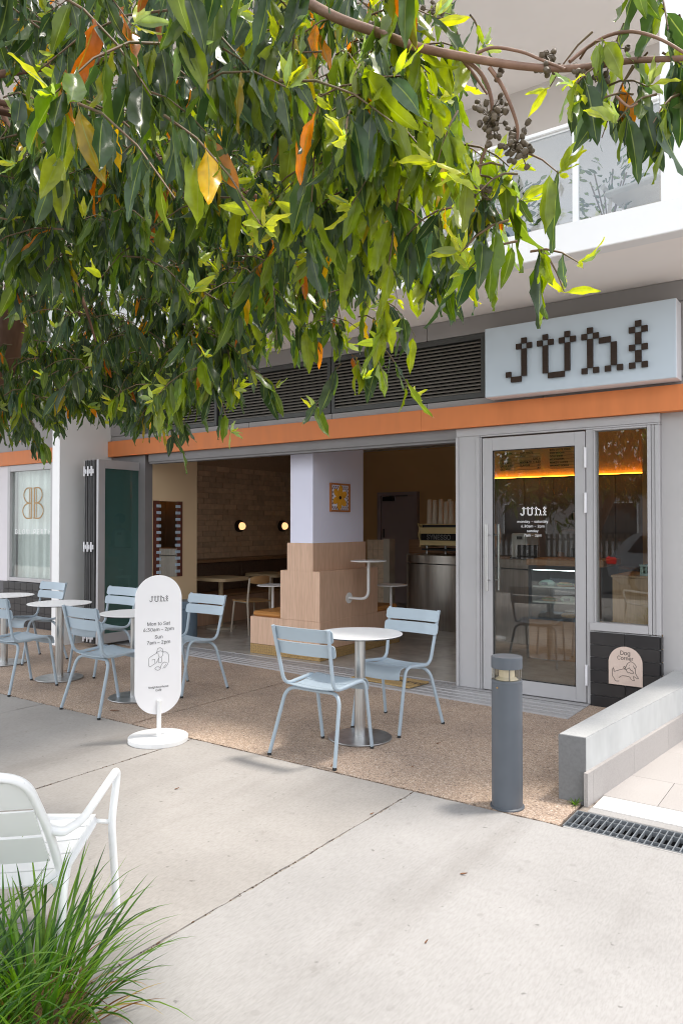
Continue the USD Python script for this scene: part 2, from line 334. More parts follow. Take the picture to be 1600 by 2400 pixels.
m_glass_teal = pane('green_tinted_glass', (0.30, 0.62, 0.52), 0.045)
m_glass_body = usdkit.material(stage, '/World/Looks/green_body_glass', {
    'lw': ('layer_weight', {'blend': 0.5}), 'pw': ('math', {'math_type': 'power', 'value2': 4.2}), 'ma': ('math', {'math_type': 'multiply_add', 'value2': 1.0, 'value3': 0.06}),
    't': ('transparent_bsdf', {'color': (0.30, 0.62, 0.52)}), 'df': ('diffuse_bsdf', {'color': (0.065, 0.135, 0.122)}), 'm1': ('mix_closure', {'fac': 0.55}), 'gl': ('glossy_bsdf', {'color': (1, 1, 1), 'roughness': 0.0}), 'mx': ('mix_closure', {})},
    [('lw.facing', 'pw.value1'), ('pw.value', 'ma.value1'), ('ma.value', 'mx.fac'), ('t.BSDF', 'm1.closure1'), ('df.BSDF', 'm1.closure2'), ('m1.closure', 'mx.closure1'), ('gl.BSDF', 'mx.closure2')], surface='mx.closure')
m_cream = M('cream_paint', (0.72, 0.54, 0.34), 0.7, var=0.03, scale=1.2)
m_yellow = M('ochre_paint', (0.74, 0.46, 0.20), 0.75, var=0.05, scale=1.0)
m_brick = [M('brown_brick' + s, np.array((0.58, 0.43, 0.30)) * k, 0.8, var=0.14, scale=14, bump=0.0015, bscale=60) for s, k in (('', 1.0), ('_b', 0.88), ('_c', 1.10))]
m_mortar = M('brown_mortar', (0.42, 0.30, 0.20), 0.9, var=0.1, scale=30)
m_lilac = M('lilac_paint', (0.76, 0.76, 0.90), 0.7, var=0.02, scale=1.2)
m_oak = wood('blush_oak', (0.62, 0.395, 0.27), (0.74, 0.50, 0.36))
m_oak_edge = wood('blush_oak_edge', (0.52, 0.33, 0.21), (0.62, 0.41, 0.28))
m_timber = wood('brown_timber', (0.30, 0.16, 0.08), (0.44, 0.26, 0.14), along='x')
m_ply = wood('honey_timber', (0.50, 0.32, 0.17), (0.62, 0.42, 0.24))
m_mosaic = M('ochre_mosaic', (0.42, 0.27, 0.11), 0.4, var=0.22, scale=60)
m_mosaic_grout = M('mosaic_grout', (0.20, 0.125, 0.055), 0.9)
m_ceiling = M('pale_ceiling', (0.86, 0.83, 0.78), 0.8, var=0.02)
m_tan = M('tan_leather', (0.44, 0.19, 0.045), 0.42, var=0.08, scale=6, bump=0.0008, bscale=140)
m_floor = M('polished_concrete_floor', (0.42, 0.39, 0.355), 0.24, var=0.14, scale=2.2, rvar=0.06)
m_darkbrown = M('woven_dark_brown', (0.12, 0.075, 0.052), 0.8, var=0.25, scale=50, bump=0.003, bscale=70)
m_mirror = M('mirror_glass', (0.80, 0.80, 0.80), 0.02, metal=1.0, var=0.0)
m_mirrorframe = M('oxblood_frame', (0.115, 0.035, 0.024), 0.4, var=0.1)
m_bluechip = M('pale_blue_enamel', (0.42, 0.52, 0.62), 0.4)
m_bin = M('slate_blue_metal', (0.115, 0.165, 0.215), 0.42, var=0.06)
m_tabletan = M('sand_laminate', (0.50, 0.375, 0.225), 0.4, var=0.04)
m_seatwood = M('bent_plywood', (0.44, 0.26, 0.115), 0.45, var=0.1, scale=9, stretch=(1, 1, 6))
m_frame_cream = M('cream_powdercoat', (0.52, 0.455, 0.37), 0.45)
m_door_int = M('mauve_grey_door', (0.40, 0.32, 0.325), 0.6, var=0.04)
m_darkpanel = M('dark_panel', (0.11, 0.095, 0.08), 0.35, var=0.15, scale=1.5, stretch=(3, 3, 0.4))
m_machine = M('cream_machine_enamel', (0.72, 0.56, 0.28), 0.35, var=0.03)
m_machine_black = M('black_gloss_panel', (0.012, 0.012, 0.013), 0.2)
m_letter_grey = M('grey_lettering', (0.17, 0.17, 0.16), 0.5)
m_cup = M('paper_cup', (0.68, 0.58, 0.46), 0.6, var=0.04)
m_black = M('matt_black', (0.02, 0.02, 0.021), 0.5)
m_ink = M('black_ink', (0.03, 0.028, 0.028), 0.6)
m_whiteink = M('white_vinyl', (0.85, 0.85, 0.85), 0.5)
m_gold = M('bronze_vinyl', (0.34, 0.21, 0.085), 0.4, metal=0.3)
m_curtain = M('sheer_curtain', (0.72, 0.76, 0.74), 0.85, var=0.04, scale=3)
m_blush = M('blush_sign_board', (0.62, 0.49, 0.42), 0.55, var=0.02)
m_glow_amber = M('amber_led', (1.0, 0.62, 0.2), 0.5, emit=((1.0, 0.35, 0.025), 2.8))
m_glow_lamp = M('lamp_globe', (1.0, 0.8, 0.55), 0.5, emit=((1.0, 0.56, 0.24), 0.5))
m_cabinet_light = M('cabinet_light', (1, 1, 1), 0.5, emit=((0.85, 0.95, 1.0), 1.6))
m_yellow_petal = M('yellow_petal', (0.76, 0.36, 0.03), 0.5, var=0.12, scale=25)
m_picframe = M('orange_wood_frame', (0.40, 0.15, 0.05), 0.5, var=0.1)
m_mint = M('mint_plastic', (0.32, 0.46, 0.42), 0.45)
m_paper = M('white_paper', (0.66, 0.66, 0.62), 0.7)
m_bread = M('baked_crust', (0.46, 0.25, 0.08), 0.6, var=0.35, scale=40, bump=0.003)
m_salad = M('salad_filling', (0.20, 0.24, 0.05), 0.6, var=0.5, scale=60)
m_wrap = M('pale_green_paper', (0.40, 0.55, 0.48), 0.6, var=0.08, scale=20)
m_coir = M('coir_mat', (0.42, 0.28, 0.12), 0.95, var=0.3, scale=120, bump=0.004, bscale=250)
m_bark = M('red_brown_bark', (0.105, 0.050, 0.030), 0.8, col2=(0.20, 0.10, 0.06), scale=9, stretch=(1, 1, 0.35), bump=0.006, bscale=22)
m_branch = M('smooth_brown_bark', (0.15, 0.075, 0.045), 0.55, col2=(0.27, 0.15, 0.095), scale=16, bump=0.0015, bscale=60)
m_twig = M('twig', (0.11, 0.085, 0.035), 0.6, col2=(0.17, 0.09, 0.05), scale=12)
m_gumnut = M('gumnut', (0.085, 0.065, 0.040), 0.6, col2=(0.15, 0.11, 0.07), scale=60, bump=0.001, bscale=200)
m_leaf = foliage('gum_leaf', 0.40, 0.28)
m_leaf_far = foliage('gum_foliage', 0.42, 0.30)
m_blade = foliage('grass_blade', 0.35, 0.38)
m_wicker = M('cream_wicker', (0.55, 0.50, 0.42), 0.7)
m_skin = M('skin', (0.42, 0.25, 0.17), 0.55)
m_hair = M('dark_hair', (0.025, 0.018, 0.014), 0.6)
m_shirt = M('grey_shirt', (0.30, 0.29, 0.29), 0.85)
m_apron = M('dark_apron', (0.06, 0.065, 0.075), 0.85)
m_carpaint = M('silver_car_paint', (0.36, 0.38, 0.41), 0.28, metal=0.5, coat=0.6, var=0.02)
m_carglass = M('dark_car_glass', (0.03, 0.035, 0.04), 0.06)
m_tail = M('red_tail_lamp', (0.5, 0.02, 0.02), 0.25, emit=((1.0, 0.03, 0.05), 0.22))
m_thatch = M('brown_thatch', (0.10, 0.055, 0.03), 0.95, col2=(0.22, 0.13, 0.06), scale=60, bump=0.006, bscale=120)
m_dry = M('dry_leaf', (0.22, 0.10, 0.045), 0.7, var=0.35, scale=30)
rng = np.random.default_rng(7)

# ------------------------------------------------------------------ ground
single('ground', bx(-120, 120, -120, 120, -0.40, -0.16), m_asphalt, kind='structure')
pv = path_for('/World', 'pavement')
data(UsdGeom.Xform.Define(stage, pv).GetPrim(), kind='structure')
part(pv, 'sub_base', bx(-30, 14, -9.2, -2.6, -0.16, -0.014), m_soil)
xs = [-29.6, -25.2, -20.8, -16.3, -12.74, -10.96, -9.19, -7.41, -5.635, -3.86, -2.085, 1.6, 5.4, 9.6, 14]
for i, (a, b) in enumerate(zip(xs, xs[1:])):
    for (c0, c1) in ((-6.62, -2.607), (-9.0, -6.632)):
        g = 0.0055
        poly = Polygon([(a + g, c0), (b - g, c0), (b - g, c1), (a + g, c1)])
        pts = []
        ring = np.array(poly.exterior.coords)
        for p, q in zip(ring, ring[1:]):                    # edges broken a little, as old slabs are
            n = max(2, int(np.linalg.norm(q - p) / 0.05))
            for t in np.linspace(0, 1, n, endpoint=False):
                pts.append(p + (q - p) * t + rng.normal(0, 0.0024, 2))
        slab = trimesh.creation.extrude_polygon(Polygon(pts), 0.12, engine='earcut')
        part(pv, 'concrete_slab', mv(slab, 0, 0, -0.12), m_slab if a > -2.2 else m_slab2)
    part(pv, 'joint_filler', bx(b - 0.0045, b + 0.0045, -6.62, -2.61, -0.05, -0.004), m_filler)
part(pv, 'kerb', bx(-30, 14, -9.2, -9.004, -0.16, 0.0, 0.02), m_slab2)
bits = []
for i in range(520):
    k = i % 4
    if k < 2: c = (rng.uniform(-8, -1.25), -2.598 + rng.normal(0, 0.004))
    elif k == 2: c = (-2.085 + rng.normal(0, 0.004), rng.uniform(-5.2, -2.6))
    else: c = (-3.86 + rng.normal(0, 0.004), rng.uniform(-4.5, -2.6))
    b_ = trimesh.creation.icosahedron(); b_.apply_scale((rng.uniform(0.002, 0.009), rng.uniform(0.0015, 0.004), rng.uniform(0.001, 0.0035))); rot(b_, rng.uniform(0, 360)); b_.apply_translation((c[0], c[1], -0.001)); bits.append(b_)
part(pv, 'joint_debris', bits, m_debris, kind='stuff')
tr = path_for('/World', 'terrace')
data(UsdGeom.Xform.Define(stage, tr).GetPrim(), kind='structure')
part(tr, 'sub_base', bx(-14, -1.25, -2.6, -0.02, -0.16, -0.012), m_soil)
for a, b in ((-14, -8.2), (-8.2, -4.54), (-4.53, -1.262)):
    pts = []
    ring = np.array([(a + 0.004, -2.588), (b - 0.004, -2.588), (b - 0.004, -0.02), (a + 0.004, -0.02)] + [(a + 0.004, -2.588)])
    for p, q in zip(ring, ring[1:]):
        n = max(2, int(np.linalg.norm(q - p) / 0.03))
        pts += [p + (q - p) * t + rng.normal(0, 0.0022, 2) for t in np.linspace(0, 1, n, endpoint=False)]
    part(tr, 'aggregate_panel', mv(trimesh.creation.extrude_polygon(Polygon(pts), 0.1, engine='earcut'), 0, 0, -0.101), m_aggr)
pa = path_for('/World', 'stone_path')
data(UsdGeom.Xform.Define(stage, pa).GetPrim(), kind='structure')
part(pa, 'bedding', bx(-1.25, 3.5, -2.34, 0.1, -0.16, -0.007), m_filler)
part(pa, 'nosing_strip', bx(-1.2, 3.5, -2.262, -2.056, -0.1, 0.0015, 0.003), m_nosing)
part(pa, 'drain_surround', bx(-1.205, 3.5, -2.335, -2.268, -0.1, 0.0, 0.003), m_slab)
part(pa, 'drain_surround', bx(-1.245, 3.5, -2.605, -2.586, -0.1, 0.0, 0.003), m_slab)
k = 0
for y0, y1, x0 in ((-2.05, -1.62, -0.92), (-1.62, -1.0, -0.62), (-1.0, -0.38, -0.92), (-0.38, 0.04, -0.62)):
    cuts = [-1.24] + [x0 + 0.6 * j for j in range(7)]
    for a, b in zip(cuts, cuts[1:]):
        part(pa, 'stone_tile', bx(a + 0.0015, b - 0.0015, y0 + 0.0015, y1 - 0.0015, -0.05, rng.uniform(-0.0006, 0.0006), 0.0015), m_stone[k % 2]); k += 1

dr = thing('drain_grate', 'galvanised steel drain grate set in the ground below the white nosing strip', 'drain', (-1.245, -2.465, 0))
part(dr, 'trough', [bx(0, 2.4, -0.116, 0.116, -0.155, -0.15), bx(0, 2.4, -0.118, -0.114, -0.115, -0.03), bx(0, 2.4, 0.114, 0.118, -0.115, -0.03)], m_black)
part(dr, 'frame', [bx(0, 2.4, -0.118, -0.112, -0.028, 0.0), bx(0, 2.4, 0.112, 0.118, -0.028, 0.0), bx(-0.006, 0, -0.118, 0.118, -0.028, 0.0)], m_galv)
for yy in (-0.062, 0.0575):
    part(dr, 'long_bar', bx(0, 2.4, yy - 0.002, yy + 0.002, -0.026, -0.0015), m_galv)
for i in range(74):
    x = 0.03 + i * 0.0315
    part(dr, 'cross_bar', bx(x - 0.0026, x + 0.0026, -0.112, 0.112, -0.024, -0.0005, 0.001), m_galv)

# ------------------------------------------------------------------ the cafe building
B = thing('cafe_building', 'cafe building with terracotta fascia, bronze louvres, open folding doorway and white balcony above', 'building')
def panels(parent, name, xs, y0, y1, z0, z1, m, gap=0.003, c=0.002):
    for a, b in zip(xs, xs[1:]):
        part(parent, name, bx(a + gap, b - gap, y0, y1, z0, z1, c), m)
part(B, 'backing_wall', bx(-8.17, -0.45, 0.075, 0.3, 2.39, 3.43), m_gap)
panels(B, 'fascia_panel', [-8.168, -5.96, -3.46, -0.95, -0.45], -0.045, 0.07, 2.395, 2.598, m_orange, 0.0007, 0.0015)
panels(B, 'lower_cladding_panel', [-8.168, -6.9, -5.71, -4.55, -3.42, -2.28, -1.14, -0.45], 0.0, 0.06, 2.604, 2.662, m_clad)
panels(B, 'upper_cladding_panel', [-8.168, -6.9, -5.71, -4.55, -3.42, -2.28, -1.14, -0.45], 0.0, 0.06, 3.262, 3.425, m_clad)
part(B, 'side_cladding_panel', bx(-2.815, -1.142, 0.0, 0.06, 2.668, 3.256, 0.002), m_clad)
part(B, 'side_cladding_panel', bx(-1.138, -0.45, 0.0, 0.06, 2.668, 3.256, 0.002), m_clad)
part(B, 'side_cladding_panel', bx(-8.168, -7.76, 0.0, 0.06, 2.668, 3.256, 0.002), m_clad)
for x0, x1 in ((-7.755, -6.215), (-6.165, -4.565), (-4.55, -2.822)):
    lv = part(B, 'louvre_vent', [bx(x0, x1, -0.004, 0.06, 2.668, 2.712), bx(x0, x1, -0.004, 0.06, 3.206, 3.256), bx(x0, x0 + 0.04, -0.0035, 0.06, 2.712, 3.206), bx(x1 - 0.04, x1, -0.0035, 0.06, 2.712, 3.206)], m_louv_frame)
    for j in range(15):
        z = 2.722 + j * 0.0326
        s = rot(bx(x0 + 0.04, x1 - 0.04, -0.001, 0.001, -0.001, 0.030), -52, (1, 0, 0))
        part(lv, 'slat', [mv(s, 0, 0.009, z + 0.002), bx(x0 + 0.04, x1 - 0.04, 0.002, 0.008, z - 0.006, z + 0.0055, 0.001)], m_louv)
# frames of the shop front
part(B, 'head_frame', [bx(-7.42, -3.118, 0.004, 0.14, 2.30, 2.394), bx(-7.42, -3.118, 0.02, 0.05, 2.275, 2.30), bx(-7.42, -3.118, 0.09, 0.13, 2.275, 2.30)], m_head)
part(B, 'door_head', [bx(-3.116, -1.328, 0.0, 0.12, 2.318, 2.393, 0.003), bx(-2.87, -1.328, -0.006, 0.11, 2.302, 2.316, 0.002)], m_alu)
part(B, 'post_panel', [bx(-3.116, -2.876, 0.0, 0.12, 0.006, 2.317, 0.003), bx(-3.116, -3.088, -0.012, 0.0, 0.006, 2.317, 0.003), bx(-2.912, -2.876, -0.008, 0.0, 0.006, 2.30, 0.002)], m_alu)
part(B, 'door_jamb', bx(-2.872, -2.858, -0.004, 0.11, 0.006, 2.30, 0.002), m_alu)
part(B, 'mullion', [bx(-1.912, -1.85, -0.004, 0.11, 0.006, 2.30, 0.003)], m_alu)
wf = part(B, 'window_frame', [bx(-1.848, -1.835, -0.012, 0.10, 0.69, 2.285, 0.002), bx(-1.848, -1.425, -0.0125, 0.10, 2.285, 2.30, 0.002), bx(-1.886, -1.425, -0.014, 0.10, 0.622, 0.69, 0.003),
                              bx(-1.424, -1.395, -0.012, 0.10, 0.622, 2.30, 0.003), bx(-1.393, -1.365, -0.004, 0.10, 0.622, 2.30, 0.003), bx(-1.364, -1.328, -0.014, 0.10, 0.622, 2.30, 0.003)], m_alu)
part(wf, 'pane', bx(-1.836, -1.424, 0.030, 0.036, 0.688, 2.287), m_glass)
part(B, 'side_wall', bx(-1.327, -0.45, 0.05, 0.35, -0.1, 2.394), m_render_grey)
tp = part(B, 'tiled_plinth_wall', bx(-1.878, -1.336, 0.0, 0.06, -0.02, 0.616), m_grout)
for r_ in range(6):
    z0 = 0.612 - 0.1045 * (r_ + 1)
    for a, b in ((-1.882, -1.606), (-1.602, -1.338)):
        part(tp, 'tile', bx(a, b, -0.016, 0.002, z0 + 0.0022, z0 + 0.1023, 0.002), m_black_tile[int(rng.integers(2))])
    part(tp, 'edge_tile', bx(-1.3355, -1.322, -0.016, 0.05, z0 + 0.0022, z0 + 0.1023, 0.006), m_black_tile[0])
# sill with running tracks
sill = part(B, 'door_sill', trimesh.creation.extrude_polygon(Polygon([(-7.9, -0.22), (-1.89, -0.565), (-1.89, 0.13), (-7.9, 0.13)]), 0.05, engine='earcut').apply_translation((0, 0, -0.046)), m_alu)
for i in range(7):
    f = i / 6
    ya, yb = -0.205 + f * 0.31, -0.545 + f * 0.655
    part(sill, 'track_rib', tube([(-7.88, ya, 0.004), (-1.892, yb, 0.004)], 0.0045, 6), m_alu if i not in (4, 5) else m_alu_dark)

# entrance door
dl = part(B, 'entrance_door', [bx(-2.848, -2.751, -0.006, 0.048, 0.012, 2.288, 0.003), bx(-2.005, -1.918, -0.006, 0.048, 0.012, 2.288, 0.003), bx(-2.751, -2.005, -0.0055, 0.048, 2.172, 2.2878, 0.002), bx(-2.751, -2.005, -0.0055, 0.048, 0.0122, 0.133, 0.002)], m_alu, label='grey aluminium framed glass entrance door')
part(dl, 'pane', bx(-2.752, -2.004, 0.018, 0.026, 0.132, 2.173), m_glass)
part(dl, 'gasket', [bx(-2.7508, -2.7455, -0.003, 0.016, 0.135, 2.17), bx(-2.7455, -2.01, -0.003, 0.016, 2.165, 2.1705), bx(-2.7455, -2.01, -0.003, 0.016, 0.1335, 0.139), bx(-2.0105, -2.0052, -0.003, 0.016, 0.135, 2.17)], m_rubber)
for yy, x, nm in ((-0.06, -2.787, 'handle'), (0.10, -2.742, 'handle')):
    part(dl, nm, [tube([(x, yy, 0.905), (x, yy, 1.505)], 0.0145, 16), tube([(x, yy, 1.0), (x, 0.02, 1.0)], 0.008, 10), tube([(x, yy, 1.41), (x, 0.02, 1.41)], 0.008, 10)], m_steel, smooth=50)
part(dl, 'lock', mv(rot(cyl(0.016, -0.012, 0.006, 20, c=0.002), 90, (1, 0, 0)), -2.822, -0.006, 1.215), m_steel, smooth=40)
for z in (0.16, 1.6, 1.98):
    part(dl, 'hinge', [tube([(-1.915, -0.014, z), (-1.915, -0.014, z + 0.17)], 0.0115, 12)], m_sign_side, smooth=40)
U, V = (1, 0, 0), (0, 0, 1)
yt = 0.0175
for k_ in 'juni': part(dl, 'letter', ext(pixel_letter(k_, 0.0094, 0.0003), 0.001, (-2.385, yt, 1.62), U, V), m_whiteink)
for s_, z in (('monday - saturday', 1.518), ('6.30am - 2pm', 1.477), ('sunday', 1.436), ('7am - 2pm', 1.397)):
    part(dl, 'lettering', text(s_, 0.0225, (-2.385, yt, z), U, V, 0.001), m_whiteink, label='white opening hours on the glass')

# fin wall between the two shops and the upper floor
part(B, 'fin_wall', bx(-8.325, -8.17, -0.76, 0.3, -0.05, 3.428, 0.004), m_render_white)
part(B, 'balcony_slab', bx(-14, -0.45, -1.06, 3.0, 3.428, 3.585), m_soffit)
part(B, 'balcony_edge', [bx(-14, -0.45, -1.20, -1.062, 3.376, 3.592, 0.006)], m_render_white)
part(B, 'upper_wall', bx(-14, -0.45, 1.7, 1.95, 3.585, 6.42), m_upper)
part(B, 'upper_ceiling', bx(-14, -0.45, -0.3, 2.0, 6.42, 6.6), m_soffit)
part(B, 'upper_ceiling', bx(-14, -2.75, -2.3, -0.46, 6.42, 6.6), m_soffit)
part(B, 'upper_edge', bx(-14, -0.45, -0.45, -0.302, 6.36, 6.75, 0.006), m_render_white)
part(B, 'pier', bx(-1.068, -0.55, -1.16, -0.9, 3.59, 6.42, 0.004), m_render_white)
part(B, 'handrail', [bx(-14, -1.07, -1.185, -1.135, 4.268, 4.298, 0.006), bx(-14, -1.07, -1.168, -1.152, 4.252, 4.268)], m_white)
posts = [-1.617, -2.95, -4.28, -5.61, -6.94, -8.27, -9.6]
for p_ in posts:
    part(B, 'balcony_post', [bx(p_ - 0.02, p_ + 0.02, -1.18, -1.14, 3.592, 4.268, 0.004)], m_white)
for a, b in zip([-1.07] + [p_ - 0.022 for p_ in posts], [p_ + 0.022 for p_ in posts]):
    part(B, 'balcony_glass', bx(b, a, -1.164, -1.154, 3.61, 4.252), m_glass_bal)

# inside shell
part(B, 'inner_floor', bx(-9.0, -0.6, 0.131, 6.6, -0.05, 0.0), m_floor)
part(B, 'inner_ceiling', bx(-9.0, -0.6, 0.3, 6.6, 2.95, 3.1), m_ceiling)
part(B, 'back_wall', bx(-9.0, -0.6, 6.1, 6.3, 0, 2.95), m_yellow)
part(B, 'inner_side_wall', bx(-2.42, -2.2, 4.1, 6.1, 0, 2.95), m_yellow)
part(B, 'inner_side_wall', bx(-0.8, -0.6, 0.35, 6.1, 0, 2.95), m_yellow)
part(B, 'mirror_wall', bx(-8.75, -7.5, 0.14, 0.92, 0, 2.95), m_cream)
part(B, 'skirting', bx(-7.499, -7.485, 0.14, 0.92, 0.0, 0.30, 0.002), m_oak)
part(B, 'door_return', bx(-8.17, -7.5, 0.02, 0.139, 0, 2.39), m_head)
bw = part(B, 'brick_wall', bx(-8.8, -8.62, 0.92, 6.1, 0, 2.95), m_mortar)
for r_ in range(17):
    z = 0.965 + r_ * 0.0875
    y = 1.25 + (0.147 if r_ % 2 else 0) - 0.02 * (r_ % 3)
    while y < 4.6:
        w = 0.288 + rng.uniform(-0.01, 0.01)
        part(bw, 'brick', bx(-8.63, -8.6 + rng.uniform(-0.002, 0.004), y, y + w, z, z + 0.083, 0.003), m_brick[int(rng.integers(3))])
        y += w + 0.005
bd = part(B, 'back_door', [bx(-7.72, -6.99, 6.03, 6.08, 0.0, 2.06, 0.003)], m_door_int, label='mauve grey flush back door')
part(bd, 'door_frame', [bx(-7.80, -7.725, 6.0, 6.098, 0, 2.13), bx(-6.985, -6.91, 6.0, 6.098, 0, 2.13), bx(-7.725, -6.985, 6.0, 6.098, 2.065, 2.13)], m_door_int)
part(bd, 'door_closer', [bx(-7.66, -7.42, 5.96, 6.03, 1.96, 2.04, 0.006), bx(-7.5, -7.1, 5.95, 5.97, 2.045, 2.06)], m_black)
part(bd, 'push_plate', bx(-7.68, -7.655, 6.02, 6.03, 1.25, 1.42), m_black)
mb = part(B, 'menu_bulkhead', bx(-4.62, -2.42, 4.22, 4.6, 2.20, 2.95), m_yellow)
part(mb, 'led_strip', bx(-4.6, -2.43, 4.175, 4.215, 2.195, 2.206), m_glow_amber)
menu = [text(s, 0.024, (-4.48, 4.219, 2.55 - 0.046 * i), U, V, 0.002, True, 'l') for i, s in enumerate(('CAPPUCINO', 'LATTE', 'HOT CHOC', 'LONG MAC', 'EXTRA SHOT', 'OAT MILK'))]
menu += [text(s, 0.024, (-4.17, 4.219, 2.55 - 0.046 * i), U, V, 0.002, True, 'l') for i, s in ((0, 'FLAT WHITE'), (1, 'CHAI'), (3, 'MOCHA'), (4, 'FLAVOUR'))]
menu += [text(s, 0.024, (-3.86, 4.219, 2.55 - 0.046 * i), U, V, 0.002, True, 'r') for i, s in ((2, '5.50  6'), (3, '5.50  6  6.50'), (4, '.50'), (5, '.80'))]
menu += [text(s, 0.024, (-3.72, 4.219, 2.57 - 0.046 * i), U, V, 0.002, True, 'l') for i, s in enumerate(('ICED LATTE  CHOC', 'ICED MOCHA', 'COLD BREW', 'MILKSHAKES', 'REMEDY JUICES', 'ORGANIC SODAS'))]
menu += [text(s, 0.024, (-3.10, 4.219, 2.71 - 0.046 * i), U, V, 0.002, True, 'r') for i, s in enumerate(('7.50', '1', '6.50', '5.00', '6.5', '', '7.00', '8', '6', '6'))if s]
for mm_ in menu: part(mb, 'menu_line', mm_, m_ink)
part(mb, 'menu_rule', [bx(-4.48 + (0 if i < 6 else 0.76), -3.86 if i < 6 else -3.1, 4.2165, 4.219, 2.541 - 0.046 * (i % 6), 2.544 - 0.046 * (i % 6)) for i in range(12)], m_ink)
bb = part(B, 'back_bar', bx(-4.62, -2.42, 4.45, 4.6, 0, 2.2), m_gap)
for i in range(5):
    part(bb, 'dark_panel', bx(-4.62 + 0.44 * i + 0.003, -4.62 + 0.44 * (i + 1) - 0.003, 4.43, 4.46, 0.9, 2.19, 0.002), m_darkpanel)
part(bb, 'bench', bx(-4.6, -2.43, 3.95, 4.43, 0.0, 0.92, 0.006), m_darkpanel)

# folding doors, pushed to the left end of the opening
fd = part(B, 'folding_door', [bx(-7.655, -7.615, -0.60, -0.50, 0.045, 2.30, 0.003), bx(-7.655, -7.615, 0.10, 0.20, 0.045, 2.30, 0.003), bx(-7.655, -7.615, -0.50, 0.10, 2.195, 2.30, 0.002), bx(-7.655, -7.615, -0.50, 0.10, 0.045, 0.165, 0.002)], m_alu, label='front leaf of the folding doors, green glass in a grey frame')
part(fd, 'pane', bx(-7.638, -7.630, -0.502, 0.102, 0.163, 2.197), m_glass_body)
for i, x in enumerate((-7.725, -7.795, -7.865)):
    lf = part(B, 'folding_door', [bx(x - 0.022, x + 0.022, -0.60, -0.51, 0.045, 2.30, 0.003), bx(x - 0.022, x + 0.022, 0.10, 0.19, 0.045, 2.30, 0.003), bx(x - 0.022, x + 0.022, -0.51, 0.10, 2.195, 2.30, 0.002), bx(x - 0.022, x + 0.022, -0.51, 0.10, 0.045, 0.165, 0.002)], m_alu_dark, label='folded leaf of the folding doors seen edge on')
    part(lf, 'pane', bx(x - 0.004, x + 0.004, -0.512, 0.102, 0.163, 2.197), m_glass)
    part(lf, 'edge_groove', [bx(x - 0.010, x - 0.004, -0.604, -0.60, 0.05, 2.29), bx(x + 0.006, x + 0.012, -0.604, -0.60, 0.05, 2.29)], m_rubber)
    for z in (0.07, 1.17, 2.10):
        part(lf, 'hinge', [tube([(x + 0.004, -0.622, z), (x + 0.004, -0.622, z + 0.12)], 0.011, 10), bx(x + 0.006, x + 0.030, -0.618, -0.602, z + 0.03, z + 0.085, 0.003)], m_sign_side, smooth=40)

# ------------------------------------------------------------------ the shop next door
N = thing('neighbouring_shop', 'neighbouring shop front with sheer curtain behind the window and dark tiles below', 'building')
part(N, 'fascia_panel', bx(-14, -8.33, -0.04, 0.07, 2.395, 2.598, 0.002), m_orange)
panels(N, 'cladding_panel', [-14, -11.9, -10.1, -9.05, -8.33], 0.0, 0.06, 2.604, 3.425, m_clad, 0.004)
part(N, 'backing_wall', bx(-14, -8.33, 0.065, 0.3, 2.35, 3.42), m_gap)
part(N, 'wall', bx(-14, -10.60, 0.0, 0.3, 0.65, 2.394, 0.003), m_lilac_wall)
nw = part(N, 'window', [bx(-10.598, -10.53, -0.01, 0.10, 0.66, 2.394, 0.003), bx(-10.53, -8.33, -0.0105, 0.10, 2.30, 2.394, 0.003), bx(-10.53, -8.33, -0.0105, 0.10, 0.66, 0.715, 0.003), bx(-9.50, -9.44, -0.0095, 0.10, 0.715, 2.30, 0.003), bx(-9.36, -8.33, 0.0, 0.10, 0.715, 2.30, 0.003)], m_alu)
part(nw, 'pane', bx(-10.53, -9.5, 0.03, 0.036, 0.715, 2.30), m_glass)
cx = np.linspace(-10.9, -8.4, 260)
cy = 0.17 + 0.022 * np.sin(cx * 34 + 2 * np.sin(cx * 5)) + 0.012 * np.sin(cx * 71)
cv = np.concatenate([np.stack([cx, cy + 0.006 * k_, np.full_like(cx, z)], -1) for k_, z in ((0, 0.66), (0, 2.38))])
j_ = np.arange(259)
part(nw, 'curtain', trimesh.Trimesh(cv, np.vstack([np.stack([j_, j_ + 1, j_ + 261], -1), np.stack([j_, j_ + 261, j_ + 260], -1)]), process=False), m_curtain, smooth=60)
part(N, 'room_wall', bx(-11.0, -8.33, 1.2, 1.3, 0, 2.4), m_lilac_wall)
def bshape(s):
    o = [stroke(curve([(0, 1), (0.30, 1), (0.46, 0.86), (0.46, 0.70), (0.30, 0.53), (0.06, 0.50)]), 0.045), stroke(curve([(0.06, 0.50), (0.34, 0.47), (0.52, 0.32), (0.52, 0.16), (0.34, 0.0), (0, 0)]), 0.045), sbox(0.0, 0, 0.075, 1), sbox(0.14, 0.02, 0.175, 0.98)]
    g = unary_union(o)
    from shapely import affinity
    return affinity.scale(affinity.translate(g, 0.05, 0), s, 1, origin=(0, 0))
part(nw, 'monogram', [plane_mesh(ext(bshape(s), 0.004).apply_scale(0.44), (-9.99, 0.0285, 1.60), (1, 0, 0), (0, 1, 0)) for s in (1, -1)], m_gold, label='bronze mirrored double B monogram')
part(nw, 'lettering', [text('G L O W   P E R T H', 0.075, (-9.99, 0.0285, 1.36), U, V, 0.001)], m_whiteink)
nt = part(N, 'tiled_wall', bx(-14, -8.33, 0.0, 0.3, -0.02, 0.648), m_grout_dark)
for r_ in range(6):
    for c_ in range(15):
        a = -10.69 + 0.155 * c_ 
        part(nt, 'tile', bx(a, a + 0.151, -0.014, 0.002, 0.645 - 0.106 * (r_ + 1), 0.641 - 0.106 * r_, 0.002), m_black_tile[int(rng.integers(2))])
